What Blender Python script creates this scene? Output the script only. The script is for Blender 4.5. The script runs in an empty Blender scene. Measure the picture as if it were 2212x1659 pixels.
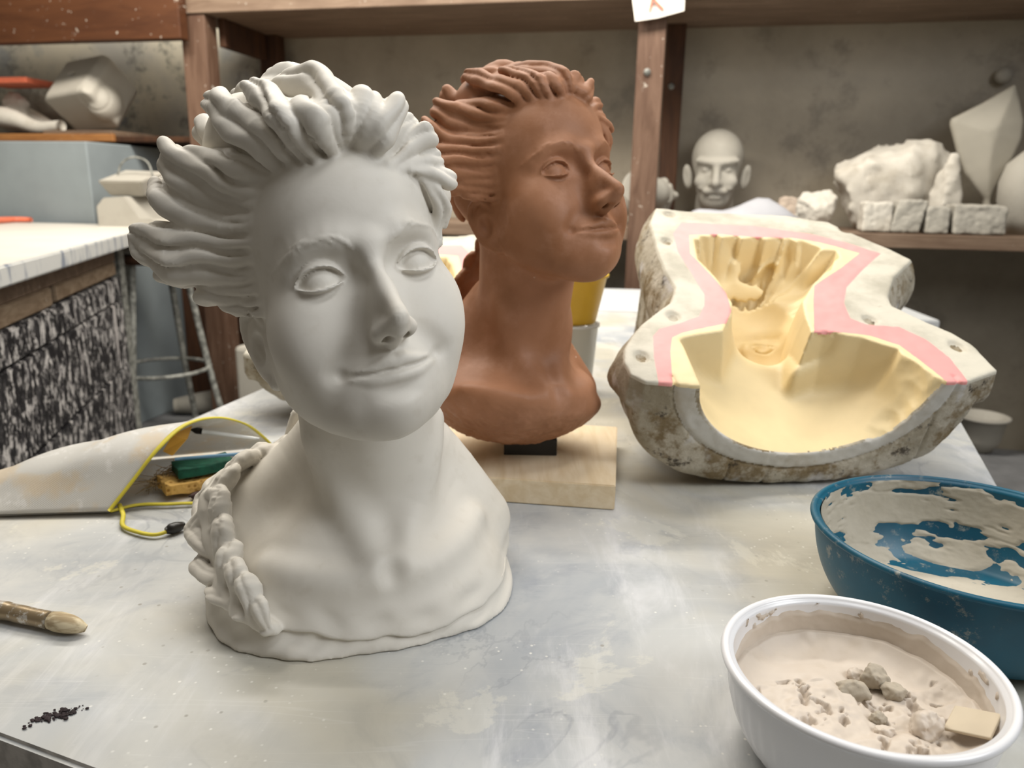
import bpy, bmesh, math, random
import numpy as np
from mathutils import Vector, Matrix, noise

# ------------------------------------------------------------------ camera
sc = bpy.context.scene
FPX, CX, CY = 1640.0, 1106.0, 829.5
PITCH, ROLL, CAMZ = math.radians(14.2), math.radians(1.0), 0.37
cam_d = bpy.data.cameras.new('camera')
cam = bpy.data.objects.new('camera', cam_d)
sc.collection.objects.link(cam)
sc.camera = cam
cam_d.sensor_width = 36.0
cam_d.lens = 36.0 * FPX / 2212.0
cam_d.clip_start = 0.02
cam.matrix_world = (Matrix.Translation((0, 0, CAMZ)) @ Matrix.Rotation(math.pi / 2 - PITCH, 4, 'X')
                    @ Matrix.Rotation(ROLL, 4, 'Z'))
cam_d.dof.use_dof = True
cam_d.dof.focus_distance = 0.60
cam_d.dof.aperture_fstop = 8.0

# ------------------------------------------------------------------ world, lights, exposure
sc.view_settings.view_transform = 'Standard'
sc.view_settings.look = 'None'
sc.view_settings.gamma = 1.0
sc.view_settings.use_curve_mapping = False
sc.view_settings.exposure = 0.0
wd = bpy.data.worlds.new('room_air')
sc.world = wd
wd.use_nodes = True
wd.node_tree.nodes['Background'].inputs[0].default_value = (1.0, 0.90, 0.76, 1)
wd.node_tree.nodes['Background'].inputs[1].default_value = 0.15


def area(name, loc, target, size, size_y, power, col):
    l = bpy.data.lights.new(name, 'AREA')
    l.shape = 'RECTANGLE'; l.size = size; l.size_y = size_y
    l.energy = power; l.color = col
    o = bpy.data.objects.new(name, l)
    sc.collection.objects.link(o)
    o.location = loc
    o.rotation_euler = (Vector(target) - Vector(loc)).to_track_quat('-Z', 'Y').to_euler()
    return o


area('window_daylight', (1.75, -0.20, 1.60), (-0.05, 0.7, 0.15), 0.9, 1.1, 32, (0.94, 0.97, 1.0))
area('front_ceiling_light', (0.45, 0.25, 1.95), (0.0, 0.75, 0.1), 1.2, 0.4, 9, (0.97, 0.98, 1.0))
area('ceiling_tube_light', (-0.35, 1.25, 1.95), (-0.3, 0.8, 0.0), 1.5, 0.35, 25, (1.0, 0.94, 0.84))
area('rear_ceiling_light', (-0.5, 2.35, 2.1), (-0.5, 3.4, 0.15), 3.4, 0.4, 150, (1.0, 0.95, 0.87))

# ------------------------------------------------------------------ small maths
_F = np.array([0, math.cos(PITCH), -math.sin(PITCH)])
_U0 = np.array([0, math.sin(PITCH), math.cos(PITCH)])
_R0 = np.array([1.0, 0, 0])
_R = math.cos(ROLL) * _R0 + math.sin(ROLL) * _U0
_U = -math.sin(ROLL) * _R0 + math.cos(ROLL) * _U0
_C = np.array([0, 0, CAMZ])


def ray(x, y): return _F + _R * (x - CX) / FPX - _U * (y - CY) / FPX
def at_d(x, y, d): return _C + ray(x, y) * d
def at_z(x, y, z=0.0):
    r = ray(x, y); return _C + r * ((z - CAMZ) / r[2])


def at_plane(x, y, p0, n):
    r = ray(x, y); p0 = np.array(p0, float); n = np.array(n, float)
    return _C + r * (((p0 - _C) @ n) / (r @ n))


# ------------------------------------------------------------------ objects
def link(o, parent=None):
    sc.collection.objects.link(o)
    if parent is not None: o.parent = parent
    return o


def tag(o, label=None, cat=None, group=None, kind=None):
    if label: o['label'] = label
    if cat: o['category'] = cat
    if group: o['group'] = group
    if kind: o['kind'] = kind
    return o


def empty(name, loc=(0, 0, 0), rz=0.0, label=None, cat=None, group=None):
    o = bpy.data.objects.new(name, None)
    o.empty_display_size = 0.02
    o.location = loc; o.rotation_euler = (0, 0, rz)
    link(o)
    return tag(o, label, cat, group)


def mesh_np(name, V, Q, mat, parent=None, smooth=True, T=None):
    """V (n,3), Q list/array of faces (quads, may be mixed)"""
    me = bpy.data.meshes.new(name)
    V = np.asarray(V, dtype=np.float32)
    Q = np.asarray(Q)
    if Q.dtype != object and Q.ndim == 2:
        k = Q.shape[1]
        me.vertices.add(len(V)); me.vertices.foreach_set('co', V.ravel())
        me.loops.add(Q.size); me.loops.foreach_set('vertex_index', Q.astype(np.int32).ravel())
        me.polygons.add(len(Q))
        me.polygons.foreach_set('loop_start', np.arange(0, Q.size, k, dtype=np.int32))
        me.update(calc_edges=True)
    else:
        me.from_pydata([tuple(map(float, v)) for v in V], [], [tuple(map(int, q)) for q in Q])
    me.validate()
    if smooth: me.shade_smooth()
    if T is not None:
        for t in T: pass
    if mat is not None: me.materials.append(mat)
    o = bpy.data.objects.new(name, me)
    return link(o, parent)


def obj_bm(name, bm, mat, parent=None, smooth=False, loc=None):
    me = bpy.data.meshes.new(name)
    bmesh.ops.recalc_face_normals(bm, faces=bm.faces)
    bm.to_mesh(me); bm.free()
    if smooth: me.shade_smooth()
    if mat is not None:
        me.materials.append(mat)
    o = bpy.data.objects.new(name, me)
    if loc is not None: o.location = loc
    return link(o, parent)
# ------------------------------------------------------------------ implicit sculpting (clay as a distance field)
def srot(w):
    w = np.array(w, float); t = np.linalg.norm(w) + 1e-12; k = w / t
    K = np.array([[0, -k[2], k[1]], [k[2], 0, -k[0]], [-k[1], k[0], 0]])
    return np.eye(3) + np.sin(t) * K + (1 - np.cos(t)) * K @ K


def eul(x, y, z):
    return np.array((Matrix.Rotation(math.radians(z), 3, 'Z') @ Matrix.Rotation(math.radians(y), 3, 'Y')
                     @ Matrix.Rotation(math.radians(x), 3, 'X')))


def smin(a, b, k):
    if k <= 0: return np.minimum(a, b)
    h = np.maximum(k - np.abs(a - b), 0) / k
    return np.minimum(a, b) - h * h * k * 0.25


def smax(a, b, k): return -smin(-a, -b, k)


def sd_ell(P, c, r, R=None):
    q = P - np.asarray(c, np.float32)
    if R is not None: q = q @ np.asarray(R, np.float32)
    r = np.asarray(r, np.float32)
    k0 = np.sqrt(((q / r) ** 2).sum(-1)) + 1e-6
    k1 = np.sqrt(((q / (r * r)) ** 2).sum(-1)) + 1e-6
    return k0 * (k0 - 1) / k1


def sd_seg(P, a, b, ra, rb):
    a = np.asarray(a, np.float32); b = np.asarray(b, np.float32)
    ab = b - a; q = P - a
    t = np.clip((q @ ab) / (ab @ ab + 1e-9), 0, 1)
    return np.sqrt(((q - t[:, None] * ab) ** 2).sum(-1)) - (ra + (rb - ra) * t), t


def spline(pts, n):
    pts = np.asarray(pts, float)
    if len(pts) < 3:
        t = np.linspace(0, 1, n)[:, None]; return pts[0] * (1 - t) + pts[-1] * t
    P = np.vstack([2 * pts[0] - pts[1], pts, 2 * pts[-1] - pts[-2]])
    out = []; m = len(pts) - 1
    for u in np.linspace(0, m, n):
        i = min(int(u), m - 1); t = u - i
        p0, p1, p2, p3 = P[i:i + 4]
        out.append(0.5 * ((2 * p1) + (-p0 + p2) * t + (2 * p0 - 5 * p1 + 4 * p2 - p3) * t * t + (-p0 + 3 * p1 - 3 * p2 + p3) * t ** 3))
    return np.array(out)


def sd_lock(P, pts, rad, n=9, grooves=0, amp=0.0, twist=0.0, flat=1.0, nrm=None, ph=0.0, taper=None):
    """a strand: spline tube of varying radius, optional ridges along it and an oval section"""
    C = spline(pts, n)
    rr = np.interp(np.linspace(0, 1, n), np.linspace(0, 1, len(rad)), rad)
    T = np.gradient(C, axis=0); T /= np.linalg.norm(T, axis=1)[:, None] + 1e-9
    nrm = np.array([0, -1.0, 0]) if nrm is None else np.array(nrm, float)
    N = nrm - (T @ nrm)[:, None] * T; N /= np.linalg.norm(N, axis=1)[:, None] + 1e-9
    B = np.cross(T, N)
    best = np.full(len(P), 1e9, np.float32); bt = np.zeros(len(P), np.float32)
    bn = np.zeros(len(P), np.float32); bb = np.zeros(len(P), np.float32)
    for i in range(n - 1):
        a, b = C[i].astype(np.float32), C[i + 1].astype(np.float32)
        ab = b - a; q = P - a
        t = np.clip((q @ ab) / (ab @ ab + 1e-9), 0, 1)
        v = q - t[:, None] * ab
        Nn = (N[i] + N[i + 1]); Nn /= np.linalg.norm(Nn); Bb = (B[i] + B[i + 1]); Bb /= np.linalg.norm(Bb)
        vn = v @ Nn.astype(np.float32); vb = v @ Bb.astype(np.float32)
        l2 = (v ** 2).sum(-1) + vn * vn * (1 / flat ** 2 - 1)
        d = np.sqrt(np.maximum(l2, 0)) - (rr[i] + (rr[i + 1] - rr[i]) * t)
        m = d < best
        best = np.where(m, d, best); bt = np.where(m, (i + t) / (n - 1), bt)
        bn = np.where(m, vn, bn); bb = np.where(m, vb, bb)
    if grooves:
        ang = np.arctan2(bn, bb)
        g = np.abs(np.sin(grooves * 0.5 * ang + twist * bt + ph))
        best = best + amp * (1 - g) ** 1.6 * np.minimum(1, bt * 4 + 0.3)
    if flat < 1: best = best * (0.5 + 0.5 * flat)
    return best


class Clay:
    """list of operations in head or body centimetres, evaluated near where they act"""
    def __init__(self): self.ops = []

    def add(self, fn, c, R, k=0.5, mode='u'): self.ops.append((fn, np.array(c, np.float32), R + k + 0.6, k, mode))

    def ell(self, c, r, k=0.5, mode='u', rot=None, sym=False):
        for s in ((1, -1) if sym else (1,)):
            cc = (c[0] * s, c[1], c[2]); Rm = None
            if rot is not None: Rm = eul(rot[0], rot[1] * s, rot[2] * s)
            self.add(lambda P, cc=cc, Rm=Rm: sd_ell(P, cc, r, Rm), cc, max(r), k, mode)

    def tube(self, pts, rad, k=0.3, mode='u', sym=False, **kw):
        for s in ((1, -1) if sym else (1,)):
            pp = np.array(pts, float); pp[:, 0] *= s
            c = (pp.max(0) + pp.min(0)) / 2
            R = np.linalg.norm(pp - c, axis=1).max() + max(rad) * 1.1
            self.add(lambda P, pp=pp: sd_lock(P, pp, rad, **kw), c, R, k, mode)

    def __call__(self, P):
        d = np.full(len(P), 30.0, np.float32)
        for fn, c, R, k, mode in self.ops:
            q = P - c
            far = np.sqrt((q * q).sum(-1)) - R
            m = np.nonzero(far < (k + 0.3))[0] if mode != 'u' else np.nonzero(far < np.maximum(d, 0.3) + k)[0]
            if len(m) == 0: continue
            v = fn(P[m]); a = d[m]
            if mode == 'u': a = smin(a, v, k)
            elif mode == 's': a = smax(a, -v, k)
            elif mode == 'i': a = smax(a, v, k)
            elif mode == 'd': a = a + v
            d[m] = a
        return d


def clay_mesh(f, lo, hi, h, iso=0.0, smooth_it=0):
    """surface of f=iso inside the box, cell size h: coarse pass, then fine cells near the surface only"""
    import openvdb
    lo = np.array(lo, float); hi = np.array(hi, float)
    M = 4
    n = np.ceil((hi - lo) / (h * M)).astype(int) + 1
    g = [lo[i] + h * M * np.arange(n[i]) for i in range(3)]
    G = np.stack(np.meshgrid(*g, indexing='ij'), -1).reshape(-1, 3).astype(np.float32)
    D = np.empty(len(G), np.float32)
    for s in range(0, len(G), 400000): D[s:s + 400000] = f(G[s:s + 400000])
    D = D.reshape(n)
    near = np.abs(D - iso) < h * M * 1.9
    A = np.repeat(np.repeat(np.repeat(D, M, 0), M, 1), M, 2)
    ci = np.argwhere(near)
    off = np.stack(np.meshgrid(*[np.arange(M)] * 3, indexing='ij'), -1).reshape(-1, 3) - M // 2
    step = 6000
    mx = np.array(A.shape)
    for s in range(0, len(ci), step):
        idx = (ci[s:s + step, None, :] * M + off[None]).reshape(-1, 3)
        idx = idx[((idx >= 0) & (idx < mx)).all(1)]
        P = (lo + idx * h).astype(np.float32)
        A[idx[:, 0], idx[:, 1], idx[:, 2]] = f(P)
    # outside the shell: keep sign only
    A = np.clip(A - iso, -3 * h, 3 * h)
    grid = openvdb.FloatGrid(background=float(3 * h))
    grid.copyFromArray(A.astype(np.float32))
    V, Q = grid.convertToQuads(isovalue=0.0)
    V = V * h + lo
    return V.astype(np.float32), Q.astype(np.int64)


def largest_part(V, Q):
    """drop loose crumbs"""
    par = np.arange(len(V))
    e = np.vstack([Q[:, [0, 1]], Q[:, [1, 2]], Q[:, [2, 3]], Q[:, [3, 0]]])
    lab = np.arange(len(V))
    for _ in range(4000):
        m = np.minimum(lab[e[:, 0]], lab[e[:, 1]])
        new = lab.copy()
        np.minimum.at(new, e[:, 0], m); np.minimum.at(new, e[:, 1], m)
        new = new[new]
        if (new == lab).all(): break
        lab = new
    ids, cnt = np.unique(lab, return_counts=True)
    keep = lab == ids[cnt.argmax()]
    fm = keep[Q].all(1)
    idx = np.cumsum(keep) - 1
    return V[keep], idx[Q[fm]]


def vnoise(P, scale, seed=0, octaves=3):
    """cheap smooth value noise on points (numpy)"""
    P = np.asarray(P, np.float32) * scale + seed * 17.3
    out = np.zeros(len(P), np.float32); a = 1.0; tot = 0
    for o in range(octaves):
        i = np.floor(P).astype(np.int64); f = (P - i).astype(np.float32); f = f * f * (3 - 2 * f)
        def hsh(dx, dy, dz):
            n = (i[:, 0] + dx) * 73856093 ^ (i[:, 1] + dy) * 19349663 ^ (i[:, 2] + dz) * 83492791
            n = (n ^ (n >> 13)) * 1274126177 & 0xffffffff
            n = (n ^ (n >> 15)) & 0xffff
            return n.astype(np.float32) / 65535.0
        x, y, z = f[:, 0], f[:, 1], f[:, 2]
        v = 0
        for dx in (0, 1):
            for dy in (0, 1):
                for dz in (0, 1):
                    w = (x if dx else 1 - x) * (y if dy else 1 - y) * (z if dz else 1 - z)
                    v = v + w * hsh(dx, dy, dz)
        out += a * (v * 2 - 1); tot += a
        a *= 0.5; P = P * 2.03 + 5.1
    return out / tot
# ------------------------------------------------------------------ materials
def hx(r, g, b):
    """colour seen on screen (0-255) to linear"""
    f = lambda v: (v / 255 / 12.92) if v / 255 <= 0.04045 else ((v / 255 + 0.055) / 1.055) ** 2.4
    return (f(r), f(g), f(b), 1.0)


class NT:
    def __init__(self, name, rough=0.6, spec=0.4):
        self.m = bpy.data.materials.new(name); self.m.use_nodes = True
        self.t = self.m.node_tree; self.b = self.t.nodes['Principled BSDF']
        self.b.inputs['Roughness'].default_value = rough
        self.b.inputs['Specular IOR Level'].default_value = spec
        self.co = self.t.nodes.new('ShaderNodeTexCoord').outputs['Object']
        self.bh = None

    def map(self, scale=(1, 1, 1), rot=(0, 0, 0), loc=(0, 0, 0), src=None):
        n = self.t.nodes.new('ShaderNodeMapping')
        n.inputs['Scale'].default_value = scale; n.inputs['Rotation'].default_value = rot; n.inputs['Location'].default_value = loc
        self.t.links.new(src or self.co, n.inputs[0]); return n.outputs[0]

    def noise(self, scale, detail=4, rough=0.55, vec=None, dist=0.0, lo=None, hi=None):
        n = self.t.nodes.new('ShaderNodeTexNoise')
        n.inputs['Scale'].default_value = scale; n.inputs['Detail'].default_value = detail
        n.inputs['Roughness'].default_value = rough; n.inputs['Distortion'].default_value = dist
        self.t.links.new(vec or self.co, n.inputs['Vector'])
        o = n.outputs['Fac']
        return self.ramp(o, lo, hi) if lo is not None else o

    def voro(self, scale, vec=None, feature='F1', lo=None, hi=None, rand=1.0):
        n = self.t.nodes.new('ShaderNodeTexVoronoi'); n.feature = feature
        n.inputs['Scale'].default_value = scale; n.inputs['Randomness'].default_value = rand
        self.t.links.new(vec or self.co, n.inputs['Vector'])
        o = n.outputs['Distance']
        return self.ramp(o, lo, hi) if lo is not None else o

    def wave(self, scale, dist=2.0, vec=None, detail=2, lo=None, hi=None, direction='X'):
        n = self.t.nodes.new('ShaderNodeTexWave')
        n.bands_direction = direction
        n.inputs['Scale'].default_value = scale; n.inputs['Distortion'].default_value = dist; n.inputs['Detail'].default_value = detail
        self.t.links.new(vec or self.co, n.inputs['Vector'])
        o = n.outputs['Fac']
        return self.ramp(o, lo, hi) if lo is not None else o

    def ramp(self, src, lo, hi):
        n = self.t.nodes.new('ShaderNodeMapRange'); n.interpolation_type = 'SMOOTHSTEP'
        n.inputs['From Min'].default_value = lo; n.inputs['From Max'].default_value = hi
        self.t.links.new(src, n.inputs['Value']); return n.outputs[0]

    def math(self, op, a, b=0.0):
        n = self.t.nodes.new('ShaderNodeMath'); n.operation = op
        for i, v in enumerate((a, b)):
            if isinstance(v, (int, float)): n.inputs[i].default_value = v
            else: self.t.links.new(v, n.inputs[i])
        return n.outputs[0]

    def mix(self, fac, a, b):
        n = self.t.nodes.new('ShaderNodeMix'); n.data_type = 'RGBA'
        for k, v in ((0, fac), (6, a), (7, b)):
            if isinstance(v, (int, float)): n.inputs[k].default_value = v
            elif isinstance(v, tuple): n.inputs[k].default_value = v
            else: self.t.links.new(v, n.inputs[k])
        return n.outputs[2]

    def color(self, c):
        if isinstance(c, tuple): self.b.inputs['Base Color'].default_value = c
        else: self.t.links.new(c, self.b.inputs['Base Color'])
        return self

    def rough(self, r):
        self.t.links.new(r, self.b.inputs['Roughness']); return self

    def bump(self, h, strength=0.3, dist=0.002):
        n = self.t.nodes.new('ShaderNodeBump'); n.inputs['Strength'].default_value = strength; n.inputs['Distance'].default_value = dist
        self.t.links.new(h, n.inputs['Height'])
        if self.bh is not None: self.t.links.new(self.bh, n.inputs['Normal'])
        self.bh = n.outputs[0]; self.t.links.new(self.bh, self.b.inputs['Normal']); return self


def mat_plain(name, c, rough=0.6, var=0.08, scale=20, bump=0.0, spec=0.4):
    n = NT(name, rough, spec)
    d = tuple(x * (1 - var * 2) for x in c[:3]) + (1,)
    n.color(n.mix(n.noise(scale, 5, lo=0.35, hi=0.7), c, d))
    if bump: n.bump(n.noise(scale * 4, 4), bump, 0.001)
    return n.m


def mat_plaster(name, c=hx(206, 202, 192), dirt=hx(160, 150, 132), amount=0.25, rough=0.5, bump=0.12, spec=0.35):
    n = NT(name, rough, spec)
    f = n.math('MULTIPLY', n.noise(9, 6, 0.6, lo=0.45, hi=0.75), amount)
    cc = n.mix(f, c, dirt)
    n.color(n.mix(n.math('MULTIPLY', n.noise(70, 3, lo=0.55, hi=0.8), amount * 0.6), cc, dirt))
    n.bump(n.noise(220, 4, 0.6), bump, 0.0006)
    n.bump(n.noise(28, 3, 0.5), bump * 1.2, 0.003)
    return n.m


def mat_wood(name, c1, c2, scale=6.0, axis='X', rough=0.6, splat=0.0, splat_c=hx(190, 182, 168), bump=0.2):
    n = NT(name, rough, 0.3)
    st = {'X': (0.12, 1, 1), 'Y': (1, 0.12, 1), 'Z': (1, 1, 0.12)}[axis]
    v = n.map(st)
    g = n.noise(scale * 9, 6, 0.65, v, 0.6)
    c = n.mix(n.ramp(g, 0.3, 0.7), c1, c2)
    g2 = n.noise(scale, 3, 0.5, lo=0.4, hi=0.7)
    c = n.mix(n.math('MULTIPLY', g2, 0.35), c, c2)
    if splat:
        s = n.math('MAXIMUM', n.noise(11, 5, 0.7, lo=0.72 - splat * 0.2, hi=0.76 - splat * 0.2), n.noise(60, 2, 0.5, lo=0.74 - splat * 0.1, hi=0.76 - splat * 0.1))
        c = n.mix(n.math('MULTIPLY', s, 0.75), c, splat_c)
    n.color(c); n.bump(g, bump, 0.002)
    return n.m


def mat_marble(name, angle=0.25):
    n = NT(name, 0.32, 0.5)
    v = n.map((1, 1, 1), (0, 0, angle))
    base = n.mix(n.noise(3.2, 6, 0.6, v, 0.8, lo=0.35, hi=0.68), hx(196, 196, 192), hx(158, 163, 168))
    base = n.mix(n.math('MULTIPLY', n.noise(9, 7, 0.65, v, 1.0, lo=0.5, hi=0.72), 0.65), base, hx(138, 144, 154))
    # veins
    vein = n.noise(4.5, 5, 0.6, v, 1.4)
    vein = n.math('SUBTRACT', 1.0, n.ramp(n.math('ABSOLUTE', n.math('SUBTRACT', vein, 0.5)), 0.0, 0.022))
    vein = n.math('MULTIPLY', vein, n.noise(3, 2, lo=0.45, hi=0.65))
    base = n.mix(n.math('MULTIPLY', vein, 0.5), base, hx(130, 134, 142))
    # dried plaster film and warm stains, brushed along the table
    vs = n.map((1, 0.22, 1), (0, 0, math.radians(-62)))
    film = n.noise(14, 6, 0.7, vs, 0.5, lo=0.5, hi=0.72)
    base = n.mix(n.math('MULTIPLY', film, 0.5), base, hx(222, 222, 224))
    warm = n.noise(2.3, 4, 0.55, n.map((1, 1, 1), (0, 0, 0), (3.1, 1.7, 0)), 0.5, lo=0.45, hi=0.62)
    base = n.mix(n.math('MULTIPLY', warm, 0.6), base, hx(186, 177, 152))
    pat = n.noise(5.5, 7, 0.7, n.map((1, 1, 1), (0, 0, 0), (7.3, 2.2, 0)), 0.4, lo=0.58, hi=0.62)
    base = n.mix(n.math('MULTIPLY', pat, 0.30), base, hx(226, 222, 206))
    # specks of plaster and grit
    sp = n.voro(95, lo=0.16, hi=0.05)
    sp = n.math('MULTIPLY', sp, n.noise(7, 3, lo=0.45, hi=0.6))
    base = n.mix(n.math('MULTIPLY', sp, 0.8), base, hx(232, 230, 222))
    sd = n.math('MULTIPLY', n.voro(60, n.map((1, 1, 1), (0, 0, 0), (1.3, 4, 0)), lo=0.13, hi=0.06), n.noise(5, 3, lo=0.5, hi=0.62))
    base = n.mix(n.math('MULTIPLY', sd, 0.6), base, hx(120, 112, 98))
    # scratches
    sc_ = n.noise(30, 2, 0.5, n.map((0.04, 1.4, 1), (0, 0, 0.9)), 0.0)
    sc_ = n.math('SUBTRACT', 1.0, n.ramp(n.math('ABSOLUTE', n.math('SUBTRACT', sc_, 0.52)), 0.0, 0.006))
    base = n.mix(n.math('MULTIPLY', sc_, 0.10), base, hx(230, 230, 226))
    n.color(base)
    n.rough(n.math('ADD', n.math('MULTIPLY', n.noise(6, 5, 0.6), 0.35), 0.22))
    n.bump(n.noise(160, 4, 0.6), 0.08, 0.0008); n.bump(film, 0.12, 0.0006)
    return n.m


M = {}
M['plaster'] = mat_plaster('white_plaster', hx(216, 211, 201), hx(184, 175, 158), 0.35, 0.55, 0.10, 0.3)
M['plaster_old'] = mat_plaster('old_plaster', hx(196, 190, 178), hx(140, 128, 108), 0.5, 0.75, 0.4, 0.2)
M['plaster_grey'] = mat_plaster('grey_plaster', hx(166, 161, 150), hx(136, 130, 118), 0.3, 0.7, 0.2, 0.2)
M['marble'] = mat_marble('grey_marble')
M['marble_side'] = mat_plain('marble_edge', hx(196, 192, 186), 0.6, 0.2, 60, 0.3)
n = NT('terracotta', 0.55, 0.3)
c = n.mix(n.noise(7, 6, 0.6, lo=0.35, hi=0.7), hx(166, 118, 88), hx(140, 94, 63))
c = n.mix(n.math('MULTIPLY', n.noise(24, 5, 0.65, lo=0.5, hi=0.75), 0.5), c, hx(184, 138, 112))
c = n.mix(n.math('MULTIPLY', n.voro(70, lo=0.10, hi=0.05), n.noise(9, 3, lo=0.55, hi=0.65)), c, hx(214, 196, 178))
n.color(c); n.bump(n.noise(180, 4, 0.6), 0.15, 0.0008); n.bump(n.noise(30, 4), 0.2, 0.003)
M['terracotta'] = n.m
M['pine'] = mat_wood('pine', hx(230, 214, 186), hx(212, 190, 154), 5, 'Y', 0.55, bump=0.1)
M['black'] = mat_plain('black_metal', hx(34, 32, 30), 0.35, 0.1)
M['pink'] = mat_plain('pink_silicone', hx(234, 158, 154), 0.5, 0.05, 14, 0.15)
M['cream'] = mat_plain('cream_silicone', hx(232, 211, 164), 0.5, 0.05, 12, 0.2)
n = NT('mould_plaster', 0.6, 0.3)
c = n.mix(n.noise(11, 5, 0.6, lo=0.42, hi=0.7), hx(202, 196, 180), hx(172, 166, 150))
c = n.mix(n.math('MULTIPLY', n.noise(30, 5, 0.7, lo=0.6, hi=0.72), 0.6), c, hx(160, 150, 128))
n.color(c); n.bump(n.noise(140, 5, 0.65), 0.35, 0.002)
M['rim'] = n.m
n = NT('mould_outside', 0.85, 0.15)
c = n.mix(n.noise(9, 6, 0.65, lo=0.4, hi=0.66), hx(190, 182, 166), hx(150, 140, 120))
c = n.mix(n.math('MULTIPLY', n.noise(17, 7, 0.75, lo=0.48, hi=0.62), 0.9), c, hx(124, 106, 76))
c = n.mix(n.math('MULTIPLY', n.noise(26, 7, 0.8, n.map((1, 1, 1), (0, 0, 0), (4, 2, 8)), lo=0.56, hi=0.64), 0.9), c, hx(70, 62, 54))
c = n.mix(n.math('MULTIPLY', n.noise(13, 4, 0.6, n.map((1, 1, 1), (0, 0, 0), (9, 2, 1)), lo=0.58, hi=0.68), 0.7), c, hx(206, 204, 202))
n.color(c); n.bump(n.noise(90, 6, 0.7), 0.7, 0.004)
M['shell'] = n.m
M['shell_in'] = mat_plaster('mould_inner_shell', hx(196, 193, 186), hx(158, 142, 112), 0.6, 0.75, 0.3, 0.2)
M['darkwood'] = mat_wood('brown_wood', hx(108, 84, 68), hx(80, 57, 43), 3, 'Z', 0.6, 0.35)
M['darkwood_x'] = mat_wood('brown_board', hx(130, 110, 92), hx(102, 82, 66), 3, 'X', 0.6, 0.15)
M['redwood'] = mat_wood('red_brown_board', hx(88, 54, 32), hx(66, 38, 22), 2, 'X', 0.5, 0.32)
M['backwood'] = mat_wood('dark_back_wood', hx(78, 50, 30), hx(52, 32, 20), 3, 'Z', 0.7, 0.0)
M['orangewood'] = mat_wood('orange_board', hx(168, 116, 66), hx(130, 84, 46), 3, 'X', 0.6, 0.1)
# concrete wall
n = NT('stained_concrete', 0.42, 0.35)
c = n.mix(n.noise(1.6, 6, 0.6, lo=0.35, hi=0.7), hx(168, 158, 140), hx(142, 133, 117))
c = n.mix(n.math('MULTIPLY', n.noise(4.2, 7, 0.7, lo=0.52, hi=0.72), 0.5), c, hx(86, 80, 72))
c = n.mix(n.math('MULTIPLY', n.noise(2.2, 4, 0.6, n.map((1, 1, 1), (0, 0, 0), (5, 1, 3)), lo=0.55, hi=0.7), 0.4), c, hx(150, 140, 122))
n.color(c); n.bump(n.noise(26, 6, 0.65), 0.35, 0.006)
M['wall'] = n.m
n = NT('peeling_wall', 0.8, 0.2)
c = n.mix(n.noise(2.6, 5, 0.6, lo=0.38, hi=0.68), hx(198, 190, 170), hx(172, 168, 158))
c = n.mix(n.math('MULTIPLY', n.noise(5.5, 8, 0.75, lo=0.52, hi=0.64), 0.7), c, hx(104, 104, 98))
c = n.mix(n.math('MULTIPLY', n.noise(3.5, 4, 0.6, n.map((1, 1, 1), (0, 0, 0), (2, 7, 3)), lo=0.55, hi=0.65), 0.5), c, hx(132, 138, 142))
n.color(c); n.bump(n.noise(30, 6, 0.65), 0.3, 0.006)
M['peel'] = n.m
n = NT('splattered_black', 0.6, 0.3)
vs = n.map((1, 1, 0.6))
c = n.mix(n.noise(34, 6, 0.75, vs, 0.3, lo=0.50, hi=0.58), hx(24, 23, 26), hx(198, 194, 190))
c = n.mix(n.math('MULTIPLY', n.noise(70, 3, 0.6, n.map((1, 1, 0.5)), lo=0.54, hi=0.60), 0.8), c, hx(64, 62, 64))
c = n.mix(n.math('MULTIPLY', n.noise(11, 6, 0.7, n.map((1, 1, 0.12), (0, 0, 0), (2, 3, 1)), lo=0.60, hi=0.66), 0.9), c, hx(196, 190, 186))
n.color(c); n.bump(n.noise(60, 5, 0.7), 0.5, 0.004)
M['splat'] = n.m
M['steel_grey'] = mat_plain('grey_enamel', hx(138, 146, 148), 0.45, 0.05, 6)
M['floor'] = mat_plain('dusty_floor', hx(128, 128, 128), 0.8, 0.15, 8, 0.3)
M['metal'] = mat_plain('paint_spotted_metal', hx(150, 150, 142), 0.5, 0.35, 40, 0.2)
M['stripe'] = NT('veined_marble_edge', 0.4)
_n = M['stripe']
_n.color(_n.mix(_n.noise(18, 3, 0.6, _n.map((1, 1, 0.3)), lo=0.5, hi=0.68), hx(206, 206, 202), hx(128, 136, 150)))
M['stripe'] = _n.m
M['marble_white'] = mat_plain('white_marble', hx(212, 206, 194), 0.35, 0.04, 5)


def poly_sd(P2, poly):
    """signed distance in the plane, negative inside"""
    poly = np.asarray(poly, np.float32); n = len(poly)
    d = np.full(len(P2), 1e9, np.float32); s = np.zeros(len(P2), bool)
    for i in range(n):
        a = poly[i]; b = poly[(i + 1) % n]
        e = b - a; w = P2 - a
        t = np.clip((w @ e) / (e @ e + 1e-12), 0, 1)
        q = w - t[:, None] * e
        d = np.minimum(d, (q * q).sum(-1))
        c = ((a[1] <= P2[:, 1]) & (P2[:, 1] < b[1])) | ((b[1] <= P2[:, 1]) & (P2[:, 1] < a[1]))
        xi = a[0] + (P2[:, 1] - a[1]) * e[0] / (e[1] if abs(e[1]) > 1e-9 else 1e-9)
        s ^= c & (P2[:, 0] < xi)
    d = np.sqrt(d)
    return np.where(s, -d, d)


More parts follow.
